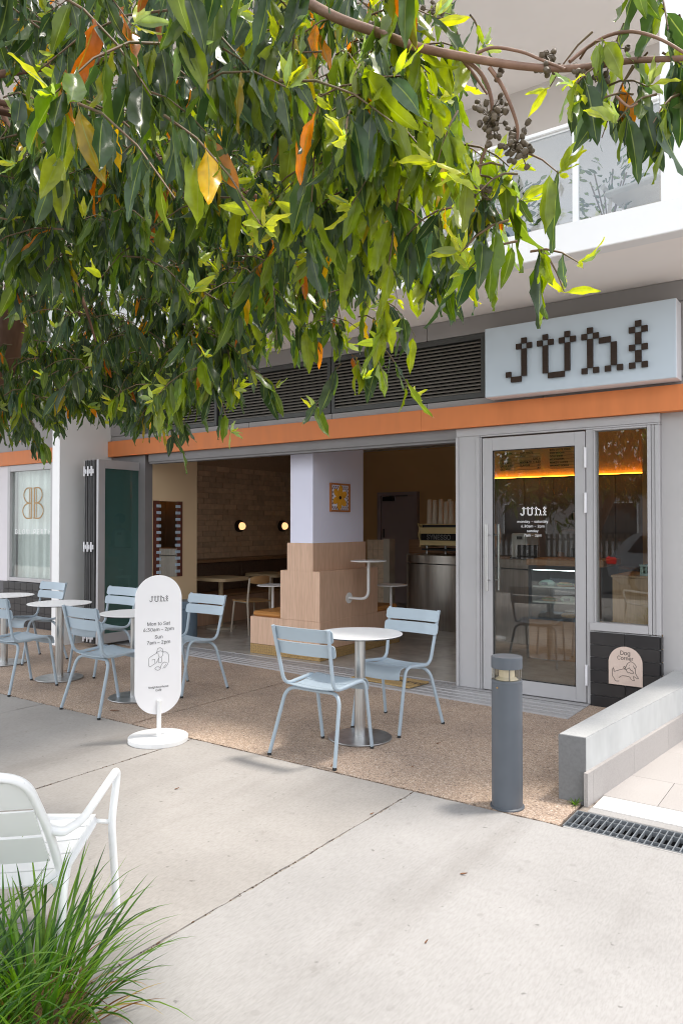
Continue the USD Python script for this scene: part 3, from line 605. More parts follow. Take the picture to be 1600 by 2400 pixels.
# ------------------------------------------------------------------ furniture and things inside
def grid_solid(G, t):
    """Curved sheet of thickness t over a grid of points (nu, nv, 3)."""
    G = np.asarray(G, float)
    nu, nv = G.shape[:2]
    n = np.cross(np.gradient(G, axis=0), np.gradient(G, axis=1))
    n /= np.maximum(np.linalg.norm(n, axis=2, keepdims=True), 1e-12)
    v = np.vstack([(G + n * t / 2).reshape(-1, 3), (G - n * t / 2).reshape(-1, 3)])
    i = np.arange(nu * nv).reshape(nu, nv); K = nu * nv
    q = lambda a, b, c, d: np.vstack([np.stack([a, b, c], -1).reshape(-1, 3), np.stack([a, c, d], -1).reshape(-1, 3)])
    f = [q(i[:-1, :-1], i[1:, :-1], i[1:, 1:], i[:-1, 1:]), q(i[:-1, :-1] + K, i[:-1, 1:] + K, i[1:, 1:] + K, i[1:, :-1] + K)]
    for e in (i[0, :], i[-1, ::-1], i[::-1, 0], i[:, -1]):
        f.append(q(e[:-1], e[1:], e[1:] + K, e[:-1] + K))
    return trimesh.Trimesh(v, np.vstack(f), process=False)

def back_slat(w, z0, z1, place, bow=0.018, t=0.006, cr=0.022):
    """Slat across a chair back with rounded ends; place(x, height) gives the point."""
    x = np.unique(np.concatenate([np.linspace(-w, w, 15), w - cr * (1 - np.cos(np.linspace(0, math.pi / 2, 5))), -w + cr * (1 - np.cos(np.linspace(0, math.pi / 2, 5)))]))
    d = np.maximum(0, cr - (w - np.abs(x)))
    inset = cr - np.sqrt(np.maximum(cr * cr - d * d, 0))
    G = np.array([[place(a, z0 + k + (z1 - z0 - 2 * k) * s, bow) for s in (0, 0.33, 0.67, 1)] for a, k in zip(x, inset)])
    return grid_solid(G, t)

def make_chair(name, label, group, loc, rz, m):
    t = thing(name, label, 'chair', loc, rz, group)
    for s in (-1, 1):
        side = smooth_path([(s * 0.222, -0.275, 0.85), (s * 0.198, -0.185, 0.452), (s * 0.205, 0.16, 0.478), (s * 0.206, 0.245, 0.008)], 0.075, 7)
        part(t, 'side_frame', tube(side, 0.0125, 10), m, smooth=50)
        part(t, 'foot_cap', cyl(0.0135, 0.0, 0.016, 12, at=(s * 0.206, 0.245)), m_rubber)
        part(t, 'foot_cap', cyl(0.0135, 0.0, 0.016, 12, at=(s * 0.262, -0.262)), m_rubber)
    hoop = smooth_path([(-0.262, -0.262, 0.008), (-0.215, -0.14, 0.435), (0.0, -0.10, 0.420), (0.215, -0.14, 0.435), (0.262, -0.262, 0.008)], 0.085, 8)
    part(t, 'rear_legs', tube(hoop, 0.0125, 10), m, smooth=50)
    prof = np.array([(-0.175, 0.462), (-0.12, 0.449), (-0.05, 0.445), (0.02, 0.452), (0.09, 0.466), (0.145, 0.476), (0.185, 0.474), (0.212, 0.457), (0.222, 0.425), (0.222, 0.395)])
    pr = curve(prof, 4)
    L = np.concatenate([[0], np.cumsum(np.linalg.norm(np.diff(pr, axis=0), axis=1))])
    cuts = [0.0, 0.105, 0.215, 0.325, L[-1]]
    for a, b in zip(cuts, cuts[1:]):
        ss = np.linspace(a + 0.0025, b - 0.0025, 4 if b < 0.33 else 8)
        yy, zz = np.interp(ss, L, pr[:, 0]), np.interp(ss, L, pr[:, 1])
        G = np.array([[(x, y, z - 0.012 * (1 - (x / 0.2) ** 2)) for x in np.linspace(-0.193, 0.193, 9)] for y, z in zip(yy, zz)])
        part(t, 'seat_slat', grid_solid(G, 0.005), m, smooth=40)
    def place(x, z, bow):
        y = -0.275 + (0.85 - z) * 0.226 + 0.016
        return (x, y - bow * (1 - (x / 0.22) ** 2), z)
    part(t, 'back_slat', back_slat(0.238, 0.762, 0.846, place), m, smooth=40)
    part(t, 'back_slat', back_slat(0.242, 0.668, 0.750, place), m, smooth=40)
    return t

def make_table(name, label, group, loc):
    t = thing(name, label, 'table', loc, 0, group)
    part(t, 'tabletop', cyl(0.30, 0.7305, 0.7365, 72, c=0.0015), m_top, smooth=35)
    part(t, 'tabletop_edge', cyl(0.2992, 0.7240, 0.7303, 72, c=0.001), m_core, smooth=35)
    part(t, 'column', cyl(0.038, 0.016, 0.724, 40), m_steel, smooth=40)
    part(t, 'base_plate', lathe([(0, 0.002), (0.222, 0.002), (0.225, 0.005), (0.225, 0.009), (0.222, 0.012), (0.12, 0.0165), (0.04, 0.0185), (0, 0.0185)], 72), m_steel_base, smooth=35)
    return t

GC, GT = 'pale blue slatted metal chairs on the terrace', 'round white tables on the terrace'
c0 = make_chair('terrace_chair', 'nearest pale blue chair, its back to the street, at the front round table', GC, (-2.925, -2.305, 0), 0, m_chair)
copy(c0, 'terrace_chair', 'pale blue chair on the doorway side of the front round table, facing the street', (-2.89, -1.488, 0), 177, GC)
copy(c0, 'terrace_chair', 'pale blue chair just right of the white sign board, facing the street', (-5.055, -1.55, 0), 180, GC)
copy(c0, 'terrace_chair', 'pale blue chair with its back to the street just left of the white sign board', (-5.075, -2.385, 0), -3, GC)
copy(c0, 'terrace_chair', 'pale blue chair half behind the sign board before the folded green glass doors', (-6.37, -1.475, 0), 180, GC)
copy(c0, 'terrace_chair', 'pale blue chair with its back to the street, cut by the left picture edge', (-6.38, -2.365, 0), 0, GC)
copy(c0, 'terrace_chair', 'pale blue chair farthest left, facing the street below the curtained shop window', (-7.56, -1.50, 0), 180, GC)
t0 = make_table('terrace_table', 'round white table on steel column, front one between two chairs before the bollard', GT, (-2.92, -1.905, 0))
copy(t0, 'terrace_table', 'round white table on steel column left of the sign, before the white fin wall', (-6.44, -1.915, 0), 0, GT)
copy(t0, 'terrace_table', 'round white table partly hidden behind the white sign board', (-5.19, -2.02, 0), 0, GT)
copy(t0, 'terrace_table', 'round white table cut off by the left edge of the picture', (-7.64, -1.78, 0), 0, GT)

# low white armchair by the grass
a_ = thing('white_armchair', 'low white metal armchair seen from behind, beside the strappy grass', 'armchair', (-2.426, -4.853, 0), 41)
sd = []
for s in (-1, 1):
    part(a_, 'arm', tube(smooth_path([(s * 0.203, -0.155, 0.515), (s * 0.245, -0.155, 0.500), (s * 0.285, -0.06, 0.500), (s * 0.33, 0.32, 0.555), (s * 0.315, 0.275, 0.36), (s * 0.33, 0.31, 0.004)], 0.05, 7), 0.0145, 12), m_white, smooth=50)
    part(a_, 'seat_frame', tube(smooth_path([(s * 0.21, -0.09, 0.305), (s * 0.255, 0.30, 0.372), (0, 0.325, 0.372)], 0.05, 6), 0.0135, 12), m_white, smooth=50)
    part(a_, 'leg', tube(smooth_path([(s * 0.215, 0.05, 0.325), (s * 0.235, -0.10, 0.29), (s * 0.27, -0.27, 0.004)], 0.06, 6), 0.0135, 12), m_white, smooth=50)
    part(a_, 'joint', tube([(s * 0.25, 0.28, 0.366), (s * 0.317, 0.278, 0.362)], 0.009, 8), m_white)
part(a_, 'back_frame', tube(smooth_path([(-0.21, -0.02, 0.30), (-0.205, -0.16, 0.51), (-0.19, -0.37, 0.755), (0.19, -0.37, 0.755), (0.205, -0.16, 0.51), (0.21, -0.02, 0.30)], 0.09, 9), 0.0145, 12), m_white, smooth=50)
for j in range(5):
    y0 = -0.085 + j * 0.081
    G = np.array([[(x, y, 0.312 + (y + 0.085) * 0.165 - 0.014 * (1 - (x / 0.24) ** 2)) for x in np.linspace(-0.20 - 0.012 * j, 0.20 + 0.012 * j, 9)] for y in np.linspace(y0, y0 + 0.074, 4)])
    part(a_, 'seat_slat', grid_solid(G, 0.005), m_white, smooth=40)
for z0, z1 in ((0.385, 0.500), (0.512, 0.615), (0.627, 0.735)):
    G = np.array([[(x, -0.055 - (z - 0.34) * 0.76 - 0.012 * (1 - (x / 0.2) ** 2), z) for x in np.linspace(-0.19, 0.19, 9)] for z in np.linspace(z0, z1, 4)])
    part(a_, 'back_slat', grid_solid(G, 0.005), m_white, smooth=40)

# sign board on its stand
s_ = thing('sign_board', 'white capsule shaped sign board on a round white stand with opening hours', 'sign', (-4.03, -2.765, 0), 65)
cap = Point(0, 0.985).buffer(0.163, quad_segs=24).union(Point(0, 0.345).buffer(0.163, quad_segs=24)).union(sbox(-0.163, 0.345, 0.163, 0.985))
part(s_, 'board', ext(cap, 0.012, (0, 0.012, 0)), m_signwhite, smooth=40)
part(s_, 'stem', cyl(0.0155, 0.03, 0.285, 24, at=(0, -0.016), c=0.003), m_white, smooth=40)
part(s_, 'base', cyl(0.205, 0.0, 0.032, 64, c=0.003), m_white, smooth=40)
y0 = -0.0002
for k_ in 'juni': part(s_, 'letter', ext(pixel_letter(k_, 0.0052, 0.0), 0.0008, (-0.003, y0, 0.985), U, V), m_ink)
for sx, h, z in (('Mon to Sat', 0.0235, 0.800), ('6:30am – 2pm', 0.0235, 0.760), ('Sun', 0.0235, 0.708), ('7am – 2pm', 0.0235, 0.670), ('Neighbourhood', 0.014, 0.365), ('Café', 0.014, 0.343)):
    part(s_, 'lettering', text(sx, h, (0, y0, z), U, V, 0.0008), m_ink)
fig = [curve([(-0.012, 0.118), (-0.008, 0.145), (0.008, 0.152), (0.024, 0.145), (0.030, 0.124)]), [(-0.016, 0.118), (-0.012, 0.126), (0.012, 0.131), (0.030, 0.124), (0.034, 0.118)], curve([(-0.004, 0.118), (0.0, 0.096), (0.014, 0.086), (0.028, 0.098), (0.031, 0.120)]),
       curve([(-0.010, 0.118), (-0.040, 0.104), (-0.066, 0.086), (-0.070, 0.060), (-0.064, 0.028), (-0.038, 0.038), (-0.006, 0.058)]), curve([(-0.046, 0.072), (-0.026, 0.074), (-0.030, 0.052)]), curve([(0.032, 0.122), (0.056, 0.118), (0.070, 0.098), (0.072, 0.060), (0.060, 0.026), (0.040, 0.008)]),
       [(0.002, 0.082), (0.0, 0.050), (0.020, 0.050), (0.024, 0.084)], curve([(-0.014, 0.058), (-0.004, 0.072), (0.0, 0.084)]), curve([(0.012, 0.012), (0.022, 0.036), (0.038, 0.050), (0.058, 0.044)]), curve([(-0.026, 0.012), (-0.012, 0.022), (0.006, 0.018), (0.014, 0.008), (0.0, -0.002), (-0.018, 0.002), (-0.026, 0.012)]), curve([(0.03, 0.008), (0.042, 0.022), (0.054, 0.034)])]
part(s_, 'drawing', [ext(unary_union([stroke(p_, 0.0021) for p_ in fig]), 0.0008, (0, y0, 0.49), U, V)], m_ink, label='line drawing of a person in a cap')

# the big sign
g_ = thing('shop_sign', 'pale blue box sign above the door with dark brown pixel letters', 'sign', (-1.95, -0.2, 2.93))
part(g_, 'panel', bx(-0.782, 0.786, 0.0, 0.012, -0.305, 0.302, 0.004), m_sign)
part(g_, 'box', [bx(-0.784, 0.788, 0.0122, 0.185, -0.307, 0.304, 0.003)], m_sign_side)
part(g_, 'bracket', bx(-0.6, 0.6, 0.185, 0.205, -0.2, 0.2), m_gap)
for k_ in 'juni':
    mesh_ = ext(pixel_letter(k_, 0.0465, -0.0004), 0.022, (-0.02, -0.006, -0.018), U, V)
    part(g_, 'letter', mesh_, m_brown)

# dog corner sign
q_ = thing('dog_sign', 'small blush arched sign with a dog drawing on the black tiles', 'sign', (-1.598, -0.0175, 0.20))
arch = sbox(-0.132, 0, 0.132, 0.18).union(Point(0, 0.18).buffer(0.132, quad_segs=24))
part(q_, 'board', ext(arch, 0.008, (0, 0, 0), U, V), m_blush, smooth=40)
yy = -0.0082
part(q_, 'lettering', text('Dog', 0.034, (0, yy, 0.245), U, V, 0.0008, squeeze=0.92), m_ink)
part(q_, 'lettering', text('Corner', 0.031, (0, yy, 0.205), U, V, 0.0008, squeeze=0.92), m_ink)
sc = lambda pts: np.array([((x - 640) / 600 * 0.262, (1150 - y + (x - 640) * 0.115) / 690 * 0.312) for x, y in pts])
dog = [curve(sc([(425, 855), (437, 890), (440, 920), (500, 905), (600, 880), (640, 890)])), curve(sc([(425, 855), (405, 890), (412, 925), (410, 1000), (440, 1045), (455, 1080), (480, 1095), (525, 1095)])), curve(sc([(525, 1035), (570, 1005), (640, 1005), (715, 1025), (745, 1070), (790, 1092)])),
       curve(sc([(640, 880), (665, 810), (700, 770), (745, 755), (800, 790), (832, 840), (822, 868), (795, 858), (788, 825)])), curve(sc([(800, 868), (822, 900), (822, 960), (840, 1000), (870, 1055), (830, 1045), (785, 1015), (790, 1060), (800, 1092)])),
       curve(sc([(640, 885), (610, 855), (625, 832), (645, 860)])), curve(sc([(650, 890), (690, 875), (710, 860), (735, 900), (770, 920), (785, 960), (745, 965), (715, 945), (690, 950), (660, 910), (650, 890)])), [sc([(713, 812)])[0], sc([(716, 816)])[0]]]
part(q_, 'drawing', [ext(unary_union([stroke(p_, 0.0036) for p_ in dog]), 0.0008, (0, yy, 0.012), U, V)], m_ink, label='line drawing of a small dog')

# bollard lamp
b_ = thing('bollard', 'slate grey round bollard lamp with clear band below its cap', 'bollard', (-1.575, -2.505, 0))
part(b_, 'post', lathe([(0.09, 0.0), (0.09, 0.006), (0.081, 0.010), (0.081, 0.652), (0.079, 0.655), (0.079, 0.660), (0.081, 0.663), (0.081, 0.672), (0.079, 0.675), (0, 0.675)], 56), m_bollard, smooth=35)
part(b_, 'cap', lathe([(0, 0.736), (0.080, 0.736), (0.082, 0.738), (0.082, 0.793), (0.079, 0.798), (0, 0.802)], 56), m_bollard, smooth=35)
part(b_, 'lens', lathe([(0.0785, 0.676), (0.0785, 0.735)], 56), m_lens_glass, smooth=35)
part(b_, 'lamp', lathe([(0, 0.676), (0.06, 0.676), (0.042, 0.690), (0.042, 0.735), (0, 0.735)], 32), m_lens, smooth=35)
for k_ in range(4):
    part(b_, 'rod', cyl(0.004, 0.676, 0.736, 8, at=(0.066 * math.cos(0.6 + k_ * 1.57), 0.066 * math.sin(0.6 + k_ * 1.57))), m_alu_dark)
part(b_, 'screw', mv(rot(cyl(0.005, -0.002, 0.003, 10), 90, (1, 0, 0)), -0.02, -0.079, 0.64), m_gold)

# low wall beside the path
lw = thing('low_wall', 'low white painted concrete wall with grey end beside the pale path', 'wall', (0, 0, 0))
wall = Polygon([(-1.386, -2.232), (-1.243, -2.226), (-1.0, 0.045), (-1.24, 0.045)])
part(lw, 'body', mv(trimesh.creation.extrude_polygon(wall, 0.40, engine='earcut'), 0, 0, -0.054), m_wallpaint)
part(lw, 'top', mv(trimesh.creation.extrude_polygon(wall.buffer(-0.002, join_style=2), 0.006, engine='earcut'), 0, 0, 0.3465), m_walltop)
part(lw, 'end_face', mv(trimesh.creation.extrude_polygon(Polygon([(-1.3885, -2.238), (-1.2425, -2.232), (-1.2425, -2.222), (-1.3885, -2.228)]), 0.405, engine='earcut'), 0, 0, -0.055), m_wallend)
dirn = np.array((0.243, 2.271)); dirn /= np.linalg.norm(dirn); nrm = np.array((dirn[1], -dirn[0]))
st = np.array((-1.243, -2.226))
cuts = [-0.03, 0.045, 0.66, 1.27, 1.88, 2.27]
for i, (a, b) in enumerate(zip(cuts, cuts[1:])):
    p = [st + dirn * (a + 0.001), st + dirn * (b - 0.001), st + dirn * (b - 0.001) + nrm * 0.022, st + dirn * (a + 0.001) + nrm * 0.022]
    part(lw, 'skirting_tile', mv(trimesh.creation.extrude_polygon(Polygon(p).buffer(0), 0.19, engine='earcut'), 0, 0, -0.02), m_stone[i % 2])
part(lw, 'footing', trimesh.convex.convex_hull(np.array([(-1.42, -1.98, -0.01), (-1.36, -2.0, -0.01), (-1.37, -1.78, -0.01), (-1.44, -1.80, -0.01), (-1.37, -1.96, 0.10), (-1.36, -1.82, 0.12), (-1.41, -1.86, 0.06)])), m_walltop)

# ---- inside the cafe
k_ = thing('column_bench', 'lilac column clad in stepped blush timber with tan bench cushions', 'column', (0, 0, 0))
part(k_, 'column', bx(-5.31, -4.988, 0.252, 1.262, 1.29, 2.95, 0.004), m_lilac)
part(k_, 'top_tier', bx(-5.352, -4.984, 0.249, 1.31, 0.9805, 1.297, 0.003), m_oak)
part(k_, 'middle_tier', bx(-5.452, -4.89, 0.248, 1.428, 0.43, 0.9845, 0.003), m_oak)
part(k_, 'bench', bx(-5.908, -4.889, 0.25, 1.95, 0.115, 0.4305, 0.003), m_oak)
part(k_, 'plinth', bx(-5.905, -4.893, 0.256, 1.946, -0.01, 0.114), m_mosaic_grout)
mos = []
for i in range(36):
    for r_ in range(4):
        z = 0.003 + r_ * 0.0278
        if i < 36: mos.append(bx(-5.907 + 0.0282 * i, -5.907 + 0.0282 * i + 0.0255, 0.250, 0.257, z, z + 0.0255))
for i in range(60):
    for r_ in range(4):
        z = 0.003 + r_ * 0.0278
        mos.append(bx(-4.894, -4.887, 0.252 + 0.0282 * i, 0.252 + 0.0282 * i + 0.0255, z, z + 0.0255))
part(k_, 'mosaic', mos, m_mosaic, kind='stuff')
part(k_, 'cushion', bx(-5.895, -5.457, 0.27, 1.90, 0.4325, 0.492, 0.02), m_tan, label='tan cushion on the left of the column')
part(k_, 'cushion', bx(-5.45, -4.905, 1.434, 1.93, 0.4325, 0.492, 0.02), m_tan, label='tan cushion behind the column')

pf = thing('flower_picture', 'small picture of a yellow flower in an orange frame on the lilac column', 'picture', (-4.986, 0.755, 1.815))
UY = (0, 1, 0)
fr = sbox(-0.195, -0.165, 0.195, 0.165)
part(pf, 'frame', [ext(fr.difference(sbox(-0.175, -0.145, 0.175, 0.145)), 0.022, (0, 0, 0), UY, V)], m_picframe)
part(pf, 'backing', ext(sbox(-0.174, -0.144, 0.174, 0.144), 0.006, (0, 0, 0), UY, V), m_lilac)
part(pf, 'chequer', [ext(sbox(-0.172 + 0.0215 * i, -0.142 + 0.0215 * j, -0.172 + 0.0215 * i + 0.0185, -0.142 + 0.0215 * j + 0.0185), 0.0015, (0.006, 0, 0), UY, V) for i in range(16) for j in range(13) if (i + j) % 2 == 0 and (i < 2 or i > 13 or j < 2 or j > 10)], m_mirrorframe, kind='stuff')
for q in range(6):
    an = q * math.pi / 3 + 0.35
    petal = Polygon(curve([(0.012, 0), (0.05, 0.034), (0.10, 0.042), (0.142, 0.022), (0.138, -0.010), (0.10, -0.036), (0.05, -0.030), (0.012, 0)]))
    from shapely import affinity
    part(pf, 'petal', ext(affinity.rotate(petal, math.degrees(an), origin=(0, 0)), 0.003 + 0.0006 * q, (0.0076, 0, 0), UY, V), m_yellow_petal)
part(pf, 'flower_eye', ext(Point(0, 0).buffer(0.02), 0.009, (0.0078, 0, 0), UY, V), m_brown)

wt = thing('wall_table', 'small round white table on a bent tube bracket fixed to the blush timber', 'table', (-4.888, 0.805, 0.655), 0, 'white bracket tables')
part(wt, 'flange', [ext(Point(0, 0).buffer(0.062), 0.008, (0, 0, 0), UY, V)], m_white, smooth=40)
part(wt, 'arm', tube(smooth_path([(0.008, 0, 0), (0.272, 0, 0), (0.272, 0, 0.43)], 0.11, 9), 0.0165, 14), m_white, smooth=50)
part(wt, 'tabletop', cyl(0.205, 0.428, 0.44, 48, at=(0.272, 0), c=0.004), m_white, smooth=35)
copy(wt, 'wall_table', 'small round white table low behind the right of the blush timber column', (-5.15, 1.72, 0.31), 0, 'white bracket tables')
copy(wt, 'wall_table', 'small round white table between the cafe chairs and the left of the column', (-6.49, 1.02, 0.29), 0, 'white bracket tables')

mr = thing('wall_mirror', 'tall mirror with oxblood sides and pale blue chips on the cream wall', 'mirror', (-7.499, 0.395, 1.32))
part(mr, 'glass', bx(0.0, 0.012, -0.245, 0.245, -0.505, 0.49), m_mirror)
for s in (-1, 1):
    part(mr, 'side_strip', bx(0.001, 0.018, s * 0.245, s * 0.155, -0.507, 0.492), m_mirrorframe)
    for j in range(11):
        z = -0.455 + j * 0.086
        yc = s * 0.166
        part(mr, 'chip', bx(0.016, 0.024, yc - 0.037, yc + 0.037, z, z + 0.038, 0.002), m_bluechip)

GL = 'globe wall lamps on the brick wall'
for i, (y, lab) in enumerate(((2.905, 'dark rimmed glowing wall lamp nearer the mirror wall'), (4.02, 'dark rimmed glowing wall lamp beside the lilac column'))):
    if i == 0:
        l0 = thing('wall_lamp', lab, 'lamp', (-8.592, y, 1.478), 0, GL)
        part(l0, 'shade', rot(lathe([(0, 0), (0.085, 0), (0.098, 0.012), (0.098, 0.058), (0.085, 0.074), (0.066, 0.078)], 36), 90, (0, 1, 0)), m_brown, smooth=40)
        g2 = trimesh.creation.icosphere(3, 0.064); g2.apply_translation((0.086, 0, 0))
        part(l0, 'globe', g2, m_glow_lamp, smooth=True)
    else:
        copy(l0, 'wall_lamp', lab, (-8.592, y, 1.478), 0, GL)

bq = thing('banquette', 'dark woven banquette with brown timber seat along the brick wall', 'bench', (0, 0, 0))
part(bq, 'top_rail', bx(-8.61, -8.42, 0.93, 5.6, 0.905, 0.95, 0.008), m_timber)
part(bq, 'backrest', rot(bx(-8.55, -8.49, 0.93, 2.88, 0.44, 0.904, 0.015), 0), m_darkbrown)
part(bq, 'backrest', bx(-8.55, -8.49, 2.885, 5.6, 0.44, 0.904, 0.015), m_darkbrown)
part(bq, 'seat', bx(-8.55, -7.98, 0.93, 5.6, 0.40, 0.445, 0.012), m_timber)
part(bq, 'base', bx(-8.5, -8.06, 0.93, 5.6, 0.0, 0.398), m_oak)

def cafe_table(loc, label):
    t = thing('cafe_table', label, 'table', loc, 0, 'sand coloured tables inside')
    top = sbox(-0.33, -0.30, 0.33, 0.30).buffer(-0.1).buffer(0.1, quad_segs=8)
    part(t, 'tabletop', mv(trimesh.creation.extrude_polygon(top, 0.045, engine='earcut'), 0, 0, 0.70), m_tabletan, smooth=35)
    part(t, 'column', cyl(0.035, 0.03, 0.70, 20), m_tabletan, smooth=40)
    part(t, 'base', cyl(0.22, 0.0, 0.032, 40, c=0.008), m_frame_cream, smooth=40)
    return t
ct = cafe_table((-7.63, 1.52, 0), 'sand coloured square table beside the cream mirror wall')
copy(ct, 'cafe_table', 'sand coloured square table farther in, half hidden by the blush column', (-7.62, 2.62, 0), 0, 'sand coloured tables inside')
def cafe_chair(loc, rz, label):
    t = thing('cafe_chair', label, 'chair', loc, rz, 'bent plywood chairs inside')
    part(t, 'seat', grid_solid(np.array([[(x * (1 - 0.06 * abs(v)), -0.2 + 0.4 * (v + 1) / 2, 0.452 - 0.012 * (1 - x * x * 20) ) for x in np.linspace(-0.2, 0.2, 9)] for v in np.linspace(-1, 1, 7)]), 0.014), m_seatwood, smooth=40)
    th = np.linspace(-1.0, 1.0, 13)
    part(t, 'backrest', grid_solid(np.array([[(0.215 * math.sin(a), -0.235 + 0.11 * (1 - math.cos(a)), z) for z in np.linspace(0.685 + 0.03 * a * a, 0.80 - 0.03 * a * a, 4)] for a in th]), 0.012), m_seatwood, smooth=40)
    for s in (-1, 1):
        part(t, 'leg', tube(smooth_path([(s * 0.175, -0.20, 0.77), (s * 0.185, -0.165, 0.45), (s * 0.205, -0.23, 0.0)], 0.12, 6), 0.014, 10), m_frame_cream, smooth=50)
        part(t, 'leg', tube([(s * 0.17, 0.165, 0.445), (s * 0.195, 0.21, 0.0)], 0.0135, 10), m_frame_cream, smooth=50)
        part(t, 'side_rail', tube([(s * 0.183, -0.17, 0.435), (s * 0.17, 0.165, 0.435)], 0.011, 8), m_frame_cream)
    return t
cc = cafe_chair((-7.02, 1.50, 0), 78, 'bent plywood chair with cream legs at the table by the mirror wall')
copy(cc, 'cafe_chair', 'bent plywood chair mostly hidden behind the left of the blush column', (-6.98, 2.62, 0), 84, 'bent plywood chairs inside')

bn = thing('bin', 'slate blue round bin behind the sign beside the cream wall', 'bin', (-7.30, 0.52, 0))
part(bn, 'body', lathe([(0, 0.0), (0.155, 0.0), (0.16, 0.01), (0.16, 0.40), (0.155, 0.405), (0, 0.405)], 40), m_bin, smooth=35)
part(bn, 'lid', lathe([(0, 0.408), (0.168, 0.408), (0.17, 0.412), (0.17, 0.50), (0.165, 0.508), (0, 0.512)], 40), m_bin, smooth=35)

dm = thing('doormat', 'coir doormat with black lettering lying on the sill behind the front table', 'doormat', (-3.72, -0.19, 0.010), -6)
part(dm, 'mat', bx(-0.36, 0.34, -0.16, 0.16, 0.0, 0.016, 0.004), m_coir)
part(dm, 'lettering', [text('WATCH YOUR STEP', 0.062, (0.0, -0.02, 0.0162), (1, 0, 0), (0, 1, 0), 0.001, True, squeeze=0.9)], m_ink)

# counter and what stands on it
cn = thing('service_counter', 'dark stainless steel counter curving across the back of the cafe', 'counter', (0, 0, 0))
off = LineString(curve([(-5.40, 4.3), (-5.39, 3.62), (-5.08, 3.47), (-4.6, 3.40), (-4.0, 3.20), (-3.25, 2.92)], 10))
body = off.buffer(0.31, cap_style=2, quad_segs=8)
part(cn, 'front', trimesh.creation.extrude_polygon(body, 0.93, engine='earcut'), m_counter_steel, smooth=30)
part(cn, 'top', mv(trimesh.creation.extrude_polygon(body.buffer(0.006), 0.115, engine='earcut'), 0, 0, 0.945), m_counter_steel, smooth=30)
pt = thing('tiled_half_wall', 'pale tiled half wall with a post at the end of the counter', 'wall', (0, 0, 0))
part(pt, 'wall', bx(-6.72, -6.40, 4.0, 4.15, 0, 1.255), m_mortar)
for r_ in range(8):
    for c_ in range(3):
        part(pt, 'tile', bx(-6.72 + 0.107 * c_ + 0.002, -6.72 + 0.107 * (c_ + 1) - 0.002, 3.99, 4.002, 0.157 * r_ + 0.002, 0.157 * (r_ + 1) - 0.002, 0.001), m_brick[2])
part(pt, 'post', bx(-6.397, -6.28, 3.97, 4.15, 0, 1.27, 0.004), m_frame_cream)
part(pt, 'shelf_wall', bx(-6.28, -5.2, 4.6, 4.75, 0, 1.255), m_timber)

em = thing('coffee_machine', 'cream espresso machine with black name panel on the steel counter', 'coffee machine', (-5.11, 3.52, 1.062), -12)
part(em, 'body', [bx(-0.42, 0.62, 0.06, 0.5, 0.13, 0.44, 0.01)], m_black)
part(em, 'upper_panel', bx(-0.44, 0.64, 0.02, 0.06, 0.305, 0.40, 0.006), m_machine)
part(em, 'name_panel', bx(-0.42, 0.64, 0.03, 0.06, 0.205, 0.304), m_machine_black)
part(em, 'lower_panel', bx(-0.44, 0.64, 0.02, 0.06, 0.13, 0.204, 0.006), m_machine)
for x in (-0.45, 0.63):
    part(em, 'side_cheek', [ext(Polygon(curve([(0.0, 0.10), (0.02, 0.18), (-0.02, 0.28), (0.0, 0.38), (-0.03, 0.46), (0.10, 0.43), (0.50, 0.43), (0.50, 0.12), (0.0, 0.10)])), 0.02, (x, 0.02, 0.0), UY, V)], m_machine)
part(em, 'rail', [tube([(-0.44, 0.03, 0.445), (0.64, 0.03, 0.445)], 0.008, 8)], m_machine)
part(em, 'lettering', [text('SYNESSO', 0.072, (-0.31, 0.0295, 0.218), U, V, 0.002, True, 'l')], m_letter_grey)
for x in (-0.36, 0.0, 0.5):
    part(em, 'foot', cyl(0.018, 0.0, 0.13, 14, at=(x, 0.1), c=0.004), m_steel)
part(em, 'drip_tray', bx(-0.40, 0.60, 0.02, 0.48, 0.055, 0.08, 0.005), m_black)
ca, sa = math.cos(math.radians(-12)), math.sin(math.radians(-12))
GS = 'stacks of paper cups on the coffee machine'
cups = [(-0.33, 0.13, 0.37), (-0.22, 0.12, 0.36), (-0.11, 0.13, 0.37), (-0.03, 0.24, 0.37), (0.0, 0.12, 0.33), (0.10, 0.12, 0.335), (0.205, 0.12, 0.335), (0.31, 0.12, 0.36)]
labs = ['first stack of paper cups from the left end of the coffee machine', 'second stack of paper cups from the left on the coffee machine', 'third and tall stack of paper cups from the left on the coffee machine', 'stack of paper cups standing behind the others on the coffee machine', 'fourth front stack of paper cups, shorter than its left neighbour', 'fifth front stack of paper cups on the coffee machine', 'sixth front stack of paper cups beside the grey post', 'last stack of paper cups hidden by the grey post']
for i, (x, y, h) in enumerate(cups[:7]):
    pr = [(0, 0.0)]
    for j in range(int(h / 0.012)):
        z = j * 0.012
        r = 0.043 - 0.010 * z / h
        pr += [(r, z), (r, z + 0.008), (r - 0.0012, z + 0.009)]
    pr += [(0.029, h + 0.01), (0, h + 0.01)]
    p = (-5.11 + ca * x - sa * y, 3.52 + sa * x + ca * y, 1.062 + 0.442)
    sp_ = single('cup_stack', mv(lathe(pr, 20), *p), m_cup, labs[i], 'paper cups', GS, smooth=30)

